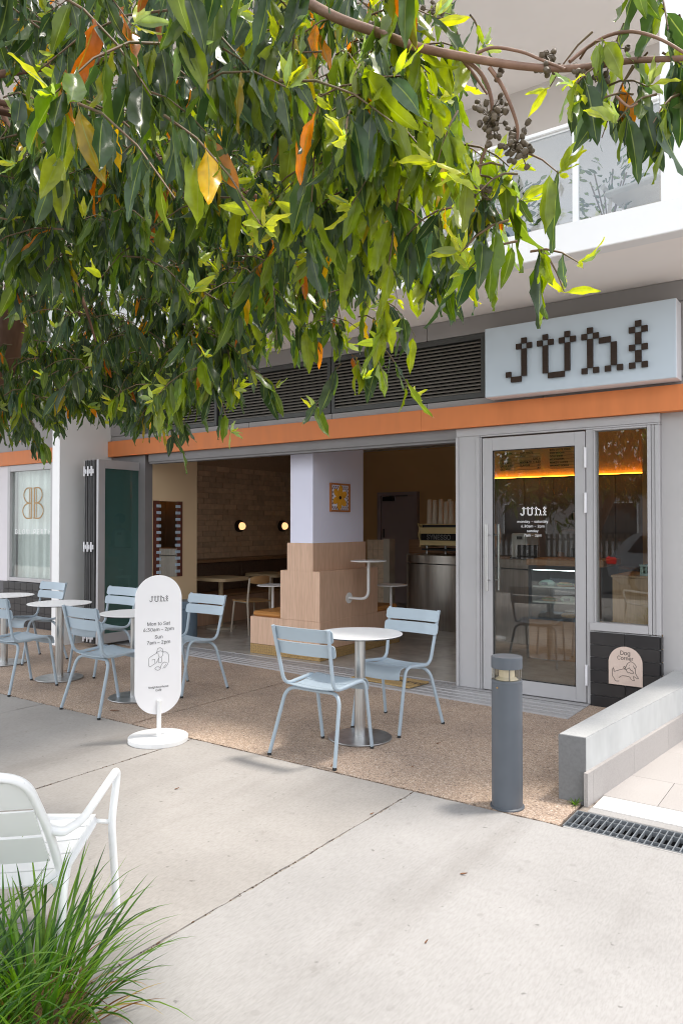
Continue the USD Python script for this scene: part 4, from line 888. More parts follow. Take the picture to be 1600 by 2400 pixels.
gb = thing('grinder', 'white boxy appliance on the dark counter behind the glass door handle', 'appliance', (-3.62, 2.98, 1.062), -20)
part(gb, 'body', bx(-0.13, 0.13, -0.12, 0.15, 0.0, 0.33, 0.02), m_paper)
part(gb, 'grille', bx(-0.02, 0.07, -0.1225, -0.119, 0.25, 0.29), m_black)
part(gb, 'base', bx(-0.14, 0.16, -0.13, 0.16, -0.001, 0.018, 0.004), m_black)
ps = thing('tablet_stand', 'dark till tablet tilted on a stand at the left end of the cake cabinet', 'tablet', (-3.16, 1.90, 1.11), 20)
part(ps, 'screen', rot(bx(-0.12, 0.12, -0.008, 0.008, 0.02, 0.19, 0.004), -35, (1, 0, 0)), m_machine_black)
part(ps, 'foot', bx(-0.07, 0.07, -0.05, 0.10, 0.0, 0.012, 0.004), m_alu_dark)
part(ps, 'arm', tube([(0, 0.04, 0.01), (0, 0.05, 0.10)], 0.012, 10), m_alu_dark)

fg = thing('display_cabinet', 'black glass fronted food cabinet with timber top behind the glass door', 'cabinet', (-2.72, 2.05, 0))
part(fg, 'base', bx(-0.40, 0.42, -0.22, 0.42, 0.0, 0.44, 0.004), m_timber)
part(fg, 'timber_top', bx(-0.42, 0.44, -0.25, 0.44, 1.045, 1.115, 0.006), m_timber)
part(fg, 'body', [bx(-0.40, 0.42, 0.36, 0.40, 0.44, 1.04), bx(-0.40, -0.365, -0.235, 0.36, 0.44, 1.04), bx(0.385, 0.42, -0.235, 0.36, 0.44, 1.04), bx(-0.365, 0.385, -0.235, 0.36, 1.0, 1.04), bx(-0.365, 0.385, -0.235, 0.36, 0.44, 0.47)], m_black)
part(fg, 'glass', bx(-0.365, 0.385, -0.232, -0.226, 0.47, 1.0), m_glass)
part(fg, 'light', bx(-0.36, 0.38, -0.20, -0.185, 0.988, 0.999), m_cabinet_light)
for z in (0.63, 0.80):
    part(fg, 'shelf', bx(-0.363, 0.383, -0.19, 0.355, z, z + 0.008), m_galv)
    part(fg, 'price_strip', bx(-0.363, 0.383, -0.205, -0.195, z - 0.004, z + 0.014), m_paper)
def loaf(w, d, h, seed):
    m = trimesh.creation.icosphere(2, 1.0)
    v = m.vertices.copy()
    v *= (1 + 0.22 * (meshkit.noise(v * 2.2 + seed) - 0.5))[:, None]
    v[:, 2] = np.maximum(v[:, 2], -0.55)
    m.vertices = v * (w, d, h)
    m.apply_translation((0, 0, 0.55 * h))
    return m
GF = 'food on the cabinet shelves'
food = [(-0.23, 0.808, 'paper wrapped roll at the left of the top cabinet shelf', 'wrap'), (-0.03, 0.808, 'filled baguette in the middle of the top cabinet shelf', 'roll'), (0.16, 0.808, 'filled baguette at the right of the top cabinet shelf', 'roll'),
        (-0.20, 0.638, 'baked pastry at the left of the middle cabinet shelf', 'roll'), (0.02, 0.638, 'pale paper wrapped roll on the middle cabinet shelf', 'wrap'), (0.21, 0.638, 'baked roll at the right of the middle cabinet shelf', 'roll'),
        (0.02, 0.47, 'brown pastry on the bottom of the cabinet', 'cake'), (0.19, 0.47, 'brown bun on the bottom right of the cabinet', 'cake')]
for i, (x, z, lab, kd) in enumerate(food):
    f_ = thing('filled_roll' if kd == 'roll' else ('wrapped_roll' if kd == 'wrap' else 'pastry'), lab, 'food', (-2.72 + x, 1.95, z), 0, GF)
    if kd == 'wrap':
        part(f_, 'paper', loaf(0.10, 0.05, 0.045, i * 3.1), m_wrap, smooth=40)
        part(f_, 'band', bx(-0.05, 0.02, -0.054, -0.03, 0.012, 0.045, 0.004), m_bin)
    else:
        part(f_, 'crust', loaf(0.09, 0.055, 0.035, i * 3.1), m_bread, smooth=50)
        if kd == 'roll': part(f_, 'filling', mv(loaf(0.093, 0.058, 0.014, i * 5.7), 0, -0.006, 0.022), m_salad, smooth=50)
wp = thing('timber_counter', 'honey timber counter front seen through the narrow window', 'counter', (-1.55, 1.5, 0))
part(wp, 'front', bx(-0.56, 0.7, 0.0, 0.02, 0.0, 0.965, 0.003), m_ply)
part(wp, 'side', bx(-0.56, -0.54, 0.021, 0.7, 0.0, 0.965, 0.003), m_ply)
part(wp, 'top', bx(-0.57, 0.71, -0.01, 0.7, 0.966, 0.99, 0.004), m_ply)
cr = thing('crate', 'mint green slotted plastic crate on the honey timber counter', 'crate', (-1.55, 1.72, 0.991))
sl = sbox(-0.30, 0, 0.30, 0.105)
for i in range(15):
    x = -0.27 + 0.037 * i
    for z in (0.025, 0.062): sl = sl.difference(sbox(x, z, x + 0.022, z + 0.028))
part(cr, 'front_side', ext(sl, 0.006, (0, -0.18, 0), U, V), m_mint)
part(cr, 'back_side', ext(sl, 0.006, (0, 0.18, 0), U, V), m_mint)
part(cr, 'end_side', [bx(-0.30, -0.294, -0.18, 0.18, 0, 0.105), bx(0.294, 0.30, -0.18, 0.18, 0, 0.105)], m_mint)
part(cr, 'floor', bx(-0.294, 0.294, -0.179, 0.174, 0, 0.006), m_mint)
part(cr, 'rim', [bx(-0.305, 0.305, -0.192, -0.187, 0.098, 0.11)], m_mint)
tb = single('paper_bag', bx(-1.62, -1.35, 1.66, 1.80, 1.0, 1.22, 0.02), m_paper, 'white paper bag standing in the mint crate', 'bag')

# person behind the counter, seen dimly through the door
import manifold3d as mf
def hull_chain(bones):
    tot = None
    for (a, ra, b, rb) in bones:
        sa_ = mf.Manifold.sphere(ra, 20).translate([float(x) for x in a]); sb_ = mf.Manifold.sphere(rb, 20).translate([float(x) for x in b])
        h = mf.Manifold.batch_hull([sa_, sb_])
        tot = h if tot is None else tot + h
    tot = tot.refine_to_length(0.02)
    mm = tot.to_mesh()
    t = trimesh.Trimesh(mm.vert_properties[:, :3], mm.tri_verts, process=True)
    trimesh.smoothing.filter_taubin(t, iterations=8)
    return t
pe = thing('person', 'person with dark hair in grey shirt and dark apron working behind the cabinet', 'person', (-3.02, 3.35, 0), 200)
arm = lambda s: [((s * 0.185, 0, 1.37), 0.055, (s * 0.235, 0.03, 1.10), 0.043), ((s * 0.235, 0.03, 1.10), 0.042, (s * 0.17, 0.24, 1.04), 0.030), ((s * 0.17, 0.24, 1.04), 0.029, (s * 0.155, 0.31, 1.04), 0.026)]
fing = lambda s: [((s * (0.155 + o), 0.31, 1.045), 0.010, (s * (0.150 + o * 1.1), 0.31 + l_, 1.025), 0.008) for o, l_ in ((-0.024, 0.062), (-0.008, 0.075), (0.008, 0.07), (0.022, 0.055))] + [((s * 0.135, 0.28, 1.045), 0.011, (s * 0.118, 0.325, 1.04), 0.009)]
body = hull_chain([((0, 0, 1.40), 0.055, (0, 0.02, 1.52), 0.052), ((0, 0.02, 1.56), 0.078, (0, 0.005, 1.64), 0.088), ((0, 0.085, 1.55), 0.030, (0, 0.075, 1.60), 0.05), ((0, 0.108, 1.60), 0.012, (0, 0.098, 1.63), 0.008),
                   ((-0.17, 0, 1.37), 0.06, (0.17, 0, 1.37), 0.06), ((-0.10, 0, 1.30), 0.11, (0.10, 0, 1.30), 0.11), ((-0.08, 0, 1.30), 0.115, (-0.07, 0, 1.0), 0.10), ((0.08, 0, 1.30), 0.115, (0.07, 0, 1.0), 0.10), ((-0.08, 0, 0.93), 0.115, (0.08, 0, 0.93), 0.115)]
                  + [((s * 0.09, 0, 0.90), 0.09, (s * 0.10, 0.0, 0.50), 0.058) for s in (-1, 1)] + [((s * 0.10, 0, 0.50), 0.055, (s * 0.11, -0.01, 0.08), 0.04) for s in (-1, 1)] + [((s * 0.11, -0.02, 0.05), 0.045, (s * 0.12, 0.14, 0.035), 0.033) for s in (-1, 1)]
                  + arm(-1) + arm(1) + fing(-1) + fing(1))
part(pe, 'body', body, m_skin, smooth=60)
hr = trimesh.creation.icosphere(3, 0.108); hr.vertices *= (0.95, 1.05, 1.0); hr.vertices = hr.vertices[:] * (1 + 0.08 * (meshkit.noise(hr.vertices * 30) - 0.5))[:, None]
keep = ~((hr.vertices[hr.faces].mean(1)[:, 1] > 0.045) & (hr.vertices[hr.faces].mean(1)[:, 2] < 0.045))
hr.update_faces(keep); hr.apply_translation((0, -0.008, 1.625))
part(pe, 'hair', hr, m_hair, smooth=60)
shirt = hull_chain([((-0.17, 0, 1.365), 0.075, (0.17, 0, 1.365), 0.075), ((-0.10, 0, 1.30), 0.125, (0.10, 0, 1.30), 0.125), ((-0.08, 0, 1.30), 0.13, (-0.075, 0, 0.95), 0.12), ((0.08, 0, 1.30), 0.13, (0.075, 0, 0.95), 0.12)] + [((s * 0.185, 0, 1.365), 0.07, (s * 0.222, 0.02, 1.18), 0.06) for s in (-1, 1)])
part(pe, 'shirt', shirt, m_shirt, smooth=60)
part(pe, 'apron', grid_solid(np.array([[(0.16 * math.sin(a), 0.02 + 0.138 * math.cos(a), z) for a in np.linspace(-1.1, 1.1, 11)] for z in np.linspace(0.55, 1.2, 8)]), 0.006), m_apron, smooth=40)
# ------------------------------------------------------------------ the gum tree
EYE = np.array((0, -6.27, 1.5))
YAW = math.radians(35.2)
RT, FW = np.array((math.cos(YAW), math.sin(YAW), 0)), np.array((-math.sin(YAW), math.cos(YAW), 0))
def wp_(x, y, dist):
    """A point of the crown: bearing and height as slopes from where the canopy was surveyed, and its distance."""
    x, y = np.asarray(x, float), np.asarray(y, float)
    dist = np.asarray(dist, float)
    return EYE + dist[..., None] * (FW + ((x - 800) / 1740)[..., None] * RT + ((1230 - y) / 1740)[..., None] * np.array((0, 0, 1.0)))

R = np.random.default_rng(21)
leaves = []      # base, direction, normal, length, width, tint, curl, wave
def tint_of(kind, n=1):
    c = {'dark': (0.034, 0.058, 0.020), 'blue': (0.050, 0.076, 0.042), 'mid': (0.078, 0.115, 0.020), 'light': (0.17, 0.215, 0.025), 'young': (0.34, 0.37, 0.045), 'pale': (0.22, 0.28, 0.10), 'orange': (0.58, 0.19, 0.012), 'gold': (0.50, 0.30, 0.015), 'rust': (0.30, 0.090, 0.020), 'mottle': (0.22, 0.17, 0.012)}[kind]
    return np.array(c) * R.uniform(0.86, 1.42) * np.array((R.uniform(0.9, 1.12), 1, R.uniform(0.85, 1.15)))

def leaf(base, d, L, W, kind, curl=None, n=None):
    d = d / np.linalg.norm(d)
    if n is None: n = R.normal(0, 1, 3) * (1, 1, 0.35)
    n = n - d * (n @ d); n /= max(np.linalg.norm(n), 1e-6)
    leaves.append((base, d, n, L, W, tint_of(kind), R.normal(0.05, 0.16) if curl is None else curl, R.uniform(0, 6.28)))

twigs = []
def sprig(p, bright=0.3, size=1.0, n=None, out=None, length=None):
    """A hanging twig: older leaves droop from it, a tuft of young ones stands at its tip."""
    out = R.normal(0, 1, 3) * (1, 1, 0.3) if out is None else np.array(out, float)
    out /= np.linalg.norm(out)
    l_ = R.uniform(0.12, 0.24) * size if length is None else length
    pts = [p + out * l_ * t + np.array((0, 0, -0.55 * l_ * t * t)) for t in np.linspace(0, 1, 4)]
    twigs.append((pts, 0.0026 * size))
    n = int(R.integers(9, 15)) if n is None else n
    for i in range(n):
        t = R.uniform(0.05, 0.95)
        b = p + out * l_ * t + np.array((0, 0, -0.55 * l_ * t * t))
        a = R.uniform(0, 6.28)
        d = np.array((math.cos(a) * 0.30, math.sin(a) * 0.30, -R.uniform(0.6, 1.3))) + out * 0.14
        r = R.random()
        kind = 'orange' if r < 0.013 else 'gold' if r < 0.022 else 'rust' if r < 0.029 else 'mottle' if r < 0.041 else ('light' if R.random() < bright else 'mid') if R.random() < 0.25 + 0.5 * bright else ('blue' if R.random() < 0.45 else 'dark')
        L = (R.uniform(0.085, 0.135) if R.random() < 0.6 else R.uniform(0.045, 0.085)) * size
        leaf(b, d, L, L * R.uniform(0.25, 0.38), kind)
    tip = pts[-1]
    if R.random() < 0.45 + 0.4 * bright:
        for i in range(int(R.integers(3, 7))):
            d = out * 0.7 + R.normal(0, 0.55, 3) + np.array((0, 0, 0.45))
            L = R.uniform(0.03, 0.07) * size
            leaf(tip, d, L, L * R.uniform(0.26, 0.36), 'young' if R.random() < 0.35 + 0.5 * bright else 'pale')

def fill(poly, n, d0, d1, bright, size=(0.85, 1.1)):
    P_ = Polygon(poly)
    x0, y0, x1, y1 = P_.bounds
    k = 0
    while k < n:
        x, y = R.uniform(x0, x1), R.uniform(y0, y1)
        if not P_.contains(Point(x, y)): continue
        dist = R.uniform(d0, d1)
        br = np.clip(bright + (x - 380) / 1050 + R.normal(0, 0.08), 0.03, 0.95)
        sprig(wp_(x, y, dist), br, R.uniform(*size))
        k += 1

# deep shaded foliage at the left, then the middle, then the near hanging leaves
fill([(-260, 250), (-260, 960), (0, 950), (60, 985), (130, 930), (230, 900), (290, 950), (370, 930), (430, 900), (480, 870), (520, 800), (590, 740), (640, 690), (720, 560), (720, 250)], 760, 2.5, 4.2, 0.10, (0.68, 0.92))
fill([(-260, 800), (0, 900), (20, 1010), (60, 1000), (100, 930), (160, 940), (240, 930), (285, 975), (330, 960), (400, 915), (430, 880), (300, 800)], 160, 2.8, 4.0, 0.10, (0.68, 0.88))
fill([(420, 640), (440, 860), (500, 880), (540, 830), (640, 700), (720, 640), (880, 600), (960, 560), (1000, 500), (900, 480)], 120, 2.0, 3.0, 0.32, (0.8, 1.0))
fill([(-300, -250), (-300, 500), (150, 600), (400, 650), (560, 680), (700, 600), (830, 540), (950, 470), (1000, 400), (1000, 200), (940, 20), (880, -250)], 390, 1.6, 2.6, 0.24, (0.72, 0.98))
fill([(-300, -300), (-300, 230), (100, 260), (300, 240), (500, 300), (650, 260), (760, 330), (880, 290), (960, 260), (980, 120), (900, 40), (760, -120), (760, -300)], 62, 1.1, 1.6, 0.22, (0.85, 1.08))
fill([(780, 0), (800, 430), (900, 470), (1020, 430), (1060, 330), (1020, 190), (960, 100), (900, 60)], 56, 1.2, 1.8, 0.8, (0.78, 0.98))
for x, y, dist, br, n in ((1075, 250, 1.25, .7, 5), (1090, 330, 1.25, .7, 6), (1110, 400, 1.25, .6, 6), (1090, 440, 1.3, .5, 7), (1130, 430, 1.25, .45, 6), (1060, 480, 1.35, .4, 7), (1110, 500, 1.3, .35, 7), (1200, 345, 1.18, .9, 2), (1235, 330, 1.18, .95, 0), (1180, 380, 1.2, .9, 2), (1215, 400, 1.2, .9, 1), (1150, 520, 1.25, .5, 5), (1195, 510, 1.2, .5, 3), (1215, 560, 1.2, .5, 5), (1245, 585, 1.22, .55, 5), (1270, 580, 1.22, .9, 2),
                       (1010, 540, 1.7, .5, 9), (1040, 560, 1.7, .6, 8), (1000, 600, 1.8, .6, 8), (960, 600, 1.8, .55, 9), (820, 680, 2.1, .45, 9), (800, 760, 2.1, .4, 8), (825, 830, 2.1, .35, 7), (855, 790, 2.05, .4, 7), (885, 800, 2.1, .5, 7), (900, 700, 2.0, .5, 8), (800, 850, 2.1, .4, 5), (840, 740, 2.1, .4, 7), (740, 740, 2.3, .3, 8), (700, 700, 2.4, .35, 8),
                       (480, 800, 2.6, .3, 9), (520, 830, 2.6, .3, 9), (560, 750, 2.5, .3, 9), (600, 720, 2.4, .4, 9), (650, 690, 2.4, .45, 8)):
    sprig(wp_(x, y, dist), br, 0.88, n=n, length=0.065 * dist)
for x, y, dist, br, n in ((1365, 125, 1.05, .35, 4), (1410, 130, 1.05, .3, 3), (1455, 120, 1.0, .3, 4), (1490, 140, 1.0, .25, 4), (1525, 110, 1.0, .4, 4), (1560, 110, 1.0, .45, 5), (1595, 90, 0.98, .5, 5), (1640, 150, 0.98, .5, 5), (1600, 20, 1.0, .4, 4), (1550, -60, 1.0, .4, 5), (1500, -60, 1.0, .5, 4), (1470, 40, 1.02, .8, 2), (1395, 60, 1.05, .9, 0),
                       (1430, 190, 1.05, .35, 3), (1490, 210, 1.02, .3, 4), (1545, 210, 1.0, .4, 4), (1600, 210, 1.0, .4, 5), (1080, -20, 1.3, .5, 5), (1060, 30, 1.3, .4, 4), (1105, 20, 1.3, .35, 4)):
    sprig(wp_(x, y, dist * 1.06), br, 0.82, n=n, length=0.07)
# the rest of the crown, above and to the left of the picture
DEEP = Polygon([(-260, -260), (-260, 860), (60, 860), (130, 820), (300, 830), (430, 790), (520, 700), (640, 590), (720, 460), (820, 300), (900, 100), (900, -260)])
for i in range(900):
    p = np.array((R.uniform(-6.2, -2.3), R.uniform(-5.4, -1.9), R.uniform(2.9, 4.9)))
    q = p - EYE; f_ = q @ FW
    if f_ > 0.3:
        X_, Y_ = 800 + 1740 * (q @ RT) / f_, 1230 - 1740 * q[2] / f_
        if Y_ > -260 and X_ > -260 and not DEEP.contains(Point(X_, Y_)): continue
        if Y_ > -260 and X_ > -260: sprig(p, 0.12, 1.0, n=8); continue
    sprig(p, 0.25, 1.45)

def leaf_mesh(items, us, vs):
    """Vertices, triangles, tint and leaf coordinates of many leaves at once."""
    us, vs = np.array(us, float), np.array(vs, float)
    w = np.where(us < 0, 0.05, np.sin(np.pi * np.clip(us, 0, 1) ** 0.72) ** 0.85)
    w[us >= 1] = 0.0
    w[us == 0] = 0.10
    B_ = np.array([i[0] for i in items])[:, None, None]
    D_ = np.array([i[1] for i in items])[:, None, None]
    N_ = np.array([i[2] for i in items])[:, None, None]
    L_ = np.array([i[3] for i in items])[:, None, None, None]
    W_ = np.array([i[4] for i in items])[:, None, None, None]
    C_ = np.array([i[6] for i in items])[:, None, None, None]
    F_ = np.array([i[7] for i in items])[:, None, None, None]
    S_ = np.cross(D_, N_)
    u = us[None, :, None, None]; v = vs[None, None, :, None]; ww = w[None, :, None, None]
    wave = 0.14 * np.sin(u * 13 + F_ + np.sign(v) * 0.9) * np.abs(v) * W_
    P = B_ + D_ * (L_ * (u + 0.13)) + S_ * (0.5 * W_ * ww * v) + N_ * (wave + 0.22 * W_ * np.abs(v) * ww + C_ * L_ * u * u * 1.2) + S_ * (0.06 * L_ * np.sin(2.2 * u + F_))
    n, nu, nv = len(items), len(us), len(vs)
    lf = np.concatenate(np.broadcast_arrays(np.broadcast_to(u, (n, nu, nv, 1)), np.broadcast_to(v, (n, nu, nv, 1)), np.broadcast_to(F_ / 6.28, (n, nu, nv, 1))), -1)
    tint = np.broadcast_to(np.array([i[5] for i in items])[:, None, None, :], (n, nu, nv, 3))
    i = np.arange(nu * nv).reshape(nu, nv)
    q = np.vstack([np.stack([i[:-1, :-1], i[1:, :-1], i[1:, 1:]], -1).reshape(-1, 3), np.stack([i[:-1, :-1], i[1:, 1:], i[:-1, 1:]], -1).reshape(-1, 3)])
    f = (q[None] + (np.arange(n) * nu * nv)[:, None, None]).reshape(-1, 3)
    return P.reshape(-1, 3), f, tint.reshape(-1, 3), lf.reshape(-1, 3)

T = thing('gum_tree', 'gum tree with drooping green and orange leaves hanging over the terrace', 'tree', (0, 0, 0))
trunk_pts = curve([(-3.62, -5.75, -0.05), (-3.60, -5.70, 0.8), (-3.50, -5.50, 1.6), (-3.40, -5.30, 2.4), (-3.3, -5.2, 3.3), (-3.1, -5.0, 4.4)], 8)
part(T, 'trunk', tube(trunk_pts, np.linspace(0.17, 0.07, len(trunk_pts)), 16), m_bark, smooth=60)
lim = wp_(np.array([-190, -90, 5, 28, 36, 50, 80, 160]), np.array([1030, 960, 850, 740, 640, 520, 400, 250]), np.array([2.95, 3.0, 3.0, 2.98, 2.95, 2.9, 2.8, 2.7]))
lim = curve(np.vstack([[(-3.56, -5.62, 1.25)], lim]), 7)
part(T, 'limb', tube(lim, np.linspace(0.075, 0.022, len(lim)) * (1 + 0.10 * (meshkit.noise(np.arange(len(lim))[:, None] * np.array((0.7, 0, 0))) - 0.5)), 14), m_bark, smooth=60, label='red brown limb at the left edge of the picture')
xs_, ys_, ds_ = np.array([(420, -260, 1.75), (600, -90, 1.5), (760, 12, 1.32), (885, 62, 1.25), (985, 98, 1.2), (1110, 124, 1.17), (1230, 143, 1.14), (1345, 148, 1.1), (1480, 130, 1.06), (1600, 124, 1.02), (1760, 110, 1.0)]).T
br = curve(np.vstack([[(-3.1, -5.0, 4.3), (-2.4, -5.2, 3.5)], wp_(xs_, ys_, ds_)]), 7)
brp = part(T, 'branch', tube(br, np.interp(np.linspace(0, 1, len(br)), [0, 0.33, 0.5, 1], [0.022, 0.0088, 0.0072, 0.0032]), 12), m_branch, smooth=60, label='bare brown branch reaching across the top right')
def side_branch(pts, r0, r1):
    p = np.array(pts, float)
    c = curve(wp_(p[:, 0], p[:, 1], p[:, 2]), 6)
    part(T, 'side_branch', tube(c, np.linspace(r0, r1, len(c)), 8), m_branch, smooth=60)
side_branch([(1085, 122, 1.18), (1130, 160, 1.18), (1155, 225, 1.19), (1150, 310, 1.2), (1130, 370, 1.21), (1122, 420, 1.22)], 0.0038, 0.0024)
side_branch([(1150, 146, 1.16), (1180, 190, 1.16), (1205, 250, 1.16), (1217, 300, 1.17), (1208, 350, 1.18)], 0.0036, 0.0022)
side_branch([(1120, 112, 1.17), (1160, 98, 1.16), (1225, 108, 1.14), (1275, 128, 1.12), (1330, 150, 1.1)], 0.0028, 0.0022)
side_branch([(1085, 125, 1.18), (1115, 165, 1.2), (1145, 210, 1.2)], 0.003, 0.002)
side_branch([(1340, 132, 1.1), (1380, 100, 1.1), (1430, 70, 1.08), (1490, 60, 1.05), (1560, 80, 1.0), (1640, 130, 0.98)], 0.003, 0.002)
side_branch([(1450, 215, 1.05), (1480, 240, 1.04), (1500, 232, 1.03)], 0.002, 0.0014)
for k_, (x, y, dist) in enumerate(((250, 300, 2.4), (520, 420, 2.3), (420, 700, 2.9), (150, 600, 2.6), (330, 120, 1.9), (250, 820, 3.2))):
    e = wp_(x, y, dist)
    s0 = trunk_pts[int(28 + (k_ % 4) * 3)]
    mid = (s0 + e) / 2 + np.array((0, 0, 0.22)) + R.normal(0, 0.12, 3)
    c = curve([s0, mid, e, e + (e - mid) * 0.25 + np.array((0, 0, -0.06))], 8)
    part(T, 'limb', tube(c, np.linspace(0.018, 0.003, len(c)), 8), m_bark, smooth=60)
part(T, 'twigs', [tube(p, (r, r * 0.85, r * 0.65, r * 0.45), 4, caps=False) for p, r in twigs], m_twig, smooth=True, kind='stuff')
# gumnuts
nut = lathe([(0, -0.0062), (0.0035, -0.0055), (0.0056, -0.001), (0.0058, 0.003), (0.0047, 0.0058), (0.0052, 0.0068), (0.0040, 0.0070), (0.0030, 0.0040), (0, 0.0035)], 10)
def cluster(x, y, dist, n, rx, ry):
    ms = []
    for i in range(n):
        m = nut.copy()
        s = R.uniform(0.62, 0.85)
        m.apply_scale(s)
        rot(m, R.uniform(40, 150), tuple(R.normal(0, 1, 3) + 0.01)); rot(m, R.uniform(0, 360))
        c = wp_(x + R.normal(0, rx), y + R.normal(0, ry), dist + R.normal(0, 0.012))
        m.apply_translation(c)
        ms.append(m)
        ctr = wp_(x, y, dist)
        ms.append(tube([c, (c + ctr) / 2 + R.normal(0, 0.003, 3), ctr], 0.0009, 4))
    part(T, 'gumnut_cluster', ms, m_gumnut, smooth=50)
for a in ((1155, 265, 1.19, 40, 19, 30), (1212, 328, 1.17, 34, 19, 25), (1285, 118, 1.13, 15, 13, 17), (1290, 150, 1.13, 9, 14, 8), (1365, 158, 1.1, 14, 14, 12), (1415, 172, 1.08, 8, 10, 8), (1442, 100, 1.08, 11, 14, 8), (1130, 440, 1.22, 10, 14, 12), (1028, 12, 1.3, 16, 16, 14), (1170, 160, 1.16, 3, 6, 6), (880, 45, 1.28, 4, 6, 5)):
    cluster(*a)
# the leaves: those that show largest one by one, the rest as the crown
lv_b = np.array([l[0] for l in leaves]); lv_d = np.array([l[1] for l in leaves]); lv_L = np.array([l[3] for l in leaves])
q = lv_b + lv_d * lv_L[:, None] * 0.5 - EYE
dep = q @ FW
sx, sy = 800 + 1740 * (q @ RT) / np.maximum(dep, 0.01), 1230 - 1740 * q[:, 2] / np.maximum(dep, 0.01)
seen = (dep > 0.3) & (sx > -20) & (sx < 1620) & (sy > -30) & (sy < 1250)
too_near = (dep > 0) & (dep < 0.72)
score = np.where(seen & ~too_near, lv_L / np.maximum(dep, 0.1), 0)
big = np.argsort(-score)[:300]
rest = np.setdiff1d(np.where(~too_near)[0], big)
near_seen = rest[seen[rest] & (dep[rest] < 2.2)]
far_ = np.setdiff1d(rest, near_seen)
U8, V5 = [-0.13, 0.0, 0.12, 0.28, 0.46, 0.64, 0.80, 0.92, 1.0], [-1, -0.5, 0, 0.5, 1]
U5, V3 = [-0.1, 0.0, 0.2, 0.45, 0.7, 0.9, 1.0], [-1, 0, 1]
va, fa, ta, la = leaf_mesh([leaves[i] for i in near_seen], U8, V5)
vb, fb, tb_, lb = leaf_mesh([leaves[i] for i in far_], U5, V3)
crown = part(T, 'crown', trimesh.Trimesh(np.vstack([va, vb]), np.vstack([fa, fb + len(va)]), process=False), m_leaf_far, smooth=True, kind='stuff', prims={'tint': np.vstack([ta, tb_]), 'lf': np.vstack([la, lb])})
for i in big:
    v_, f_, t_, l_ = leaf_mesh([leaves[i]], U8, V5)
    part(crown, 'leaf', trimesh.Trimesh(v_, f_, process=False), m_leaf, smooth=True, prims={'tint': t_, 'lf': l_})

# ------------------------------------------------------------------ strappy grass, weed and litter
def blade_mesh(items, nu=9):
    us = np.linspace(0, 1, nu); vs = np.array((-1, 0, 1.0))
    V_, F_, T_, L_ = [], [], [], []
    i = np.arange(nu * 3).reshape(nu, 3)
    qf = np.vstack([np.stack([i[:-1, :-1], i[1:, :-1], i[1:, 1:]], -1).reshape(-1, 3), np.stack([i[:-1, :-1], i[1:, 1:], i[:-1, 1:]], -1).reshape(-1, 3)])
    for k, (b, az, lean, L, W, bend, col) in enumerate(items):
        h = np.array((math.cos(az), math.sin(az), 0)); s = np.array((-math.sin(az), math.cos(az), 0))
        th = lean + bend * us ** 1.6
        step = L / (nu - 1)
        pr = np.concatenate([[0], np.cumsum(np.sin((th[1:] + th[:-1]) / 2) * step)]); pz = np.concatenate([[0], np.cumsum(np.cos((th[1:] + th[:-1]) / 2) * step)])
        w = W * np.minimum(1, 0.55 + us * 1.6) * np.clip((1 - us) / 0.55, 0, 1) ** 0.7
        c = np.array(b) + pr[:, None] * h + pz[:, None] * np.array((0, 0, 1.0))
        nn = np.cos(th)[:, None] * h - np.sin(th)[:, None] * np.array((0, 0, 1.0))
        P = c[:, None] + vs[None, :, None] * (w[:, None, None] / 2) * s + (np.abs(vs)[None, :, None] * w[:, None, None] * 0.22) * nn[:, None]
        V_.append(P.reshape(-1, 3)); F_.append(qf + k * nu * 3)
        T_.append(np.broadcast_to(np.array(col), (nu * 3, 3))); L_.append(np.stack([np.repeat(us, 3), np.tile(vs + 3, nu), np.full(nu * 3, 0.5)], -1))
    return np.vstack(V_), np.vstack(F_), np.vstack(T_), np.vstack(L_)
Gp = thing('grass_clump', 'clump of long strappy green grass with dry brown base in the lower left corner', 'grass', (0, 0, 0))
RG = np.random.default_rng(5)
items, dry = [], []
for cx_, cy_, n, r0 in ((-2.03, -4.98, 210, 0.14), (-2.16, -5.20, 130, 0.14), (-1.98, -5.33, 90, 0.12), (-2.5, -5.1, 70, 0.14)):
    for i in range(n):
        rr, a = r0 * math.sqrt(RG.random()), RG.uniform(0, 6.28)
        az = a + RG.normal(0, 0.5)
        lean = 0.10 + 0.46 * rr / r0 + abs(RG.normal(0, 0.10))
        g = RG.random()
        col = np.array((0.065, 0.145, 0.020)) if g < 0.45 else np.array((0.13, 0.235, 0.030)) if g < 0.82 else np.array((0.035, 0.085, 0.020))
        items.append(((cx_ + rr * math.cos(a), cy_ + rr * math.sin(a), 0.07 * (1 - rr / r0)), az, lean, RG.uniform(0.24, 0.53), RG.uniform(0.0085, 0.0145), RG.uniform(0.2, 1.45), col * RG.uniform(0.8, 1.25)))
    for i in range(int(n * 0.55)):
        rr, a = r0 * 1.15 * math.sqrt(RG.random()), RG.uniform(0, 6.28)
        dry.append(((cx_ + rr * math.cos(a), cy_ + rr * math.sin(a), 0.08 * (1 - rr / r0 / 1.2)), a + RG.normal(0, 0.9), RG.uniform(0.3, 1.2), RG.uniform(0.10, 0.28), RG.uniform(0.004, 0.009), RG.uniform(0.3, 1.8), np.array(((0.30, 0.19, 0.09), (0.17, 0.08, 0.035), (0.36, 0.26, 0.10))[int(RG.integers(3))]) * RG.uniform(0.7, 1.2)))
tops = np.argsort([-(i_[3] + 0.3 * (i_[0][0] > -2.1)) for i_ in items])[:170]
oth = [items[i] for i in range(len(items)) if i not in set(tops.tolist())]
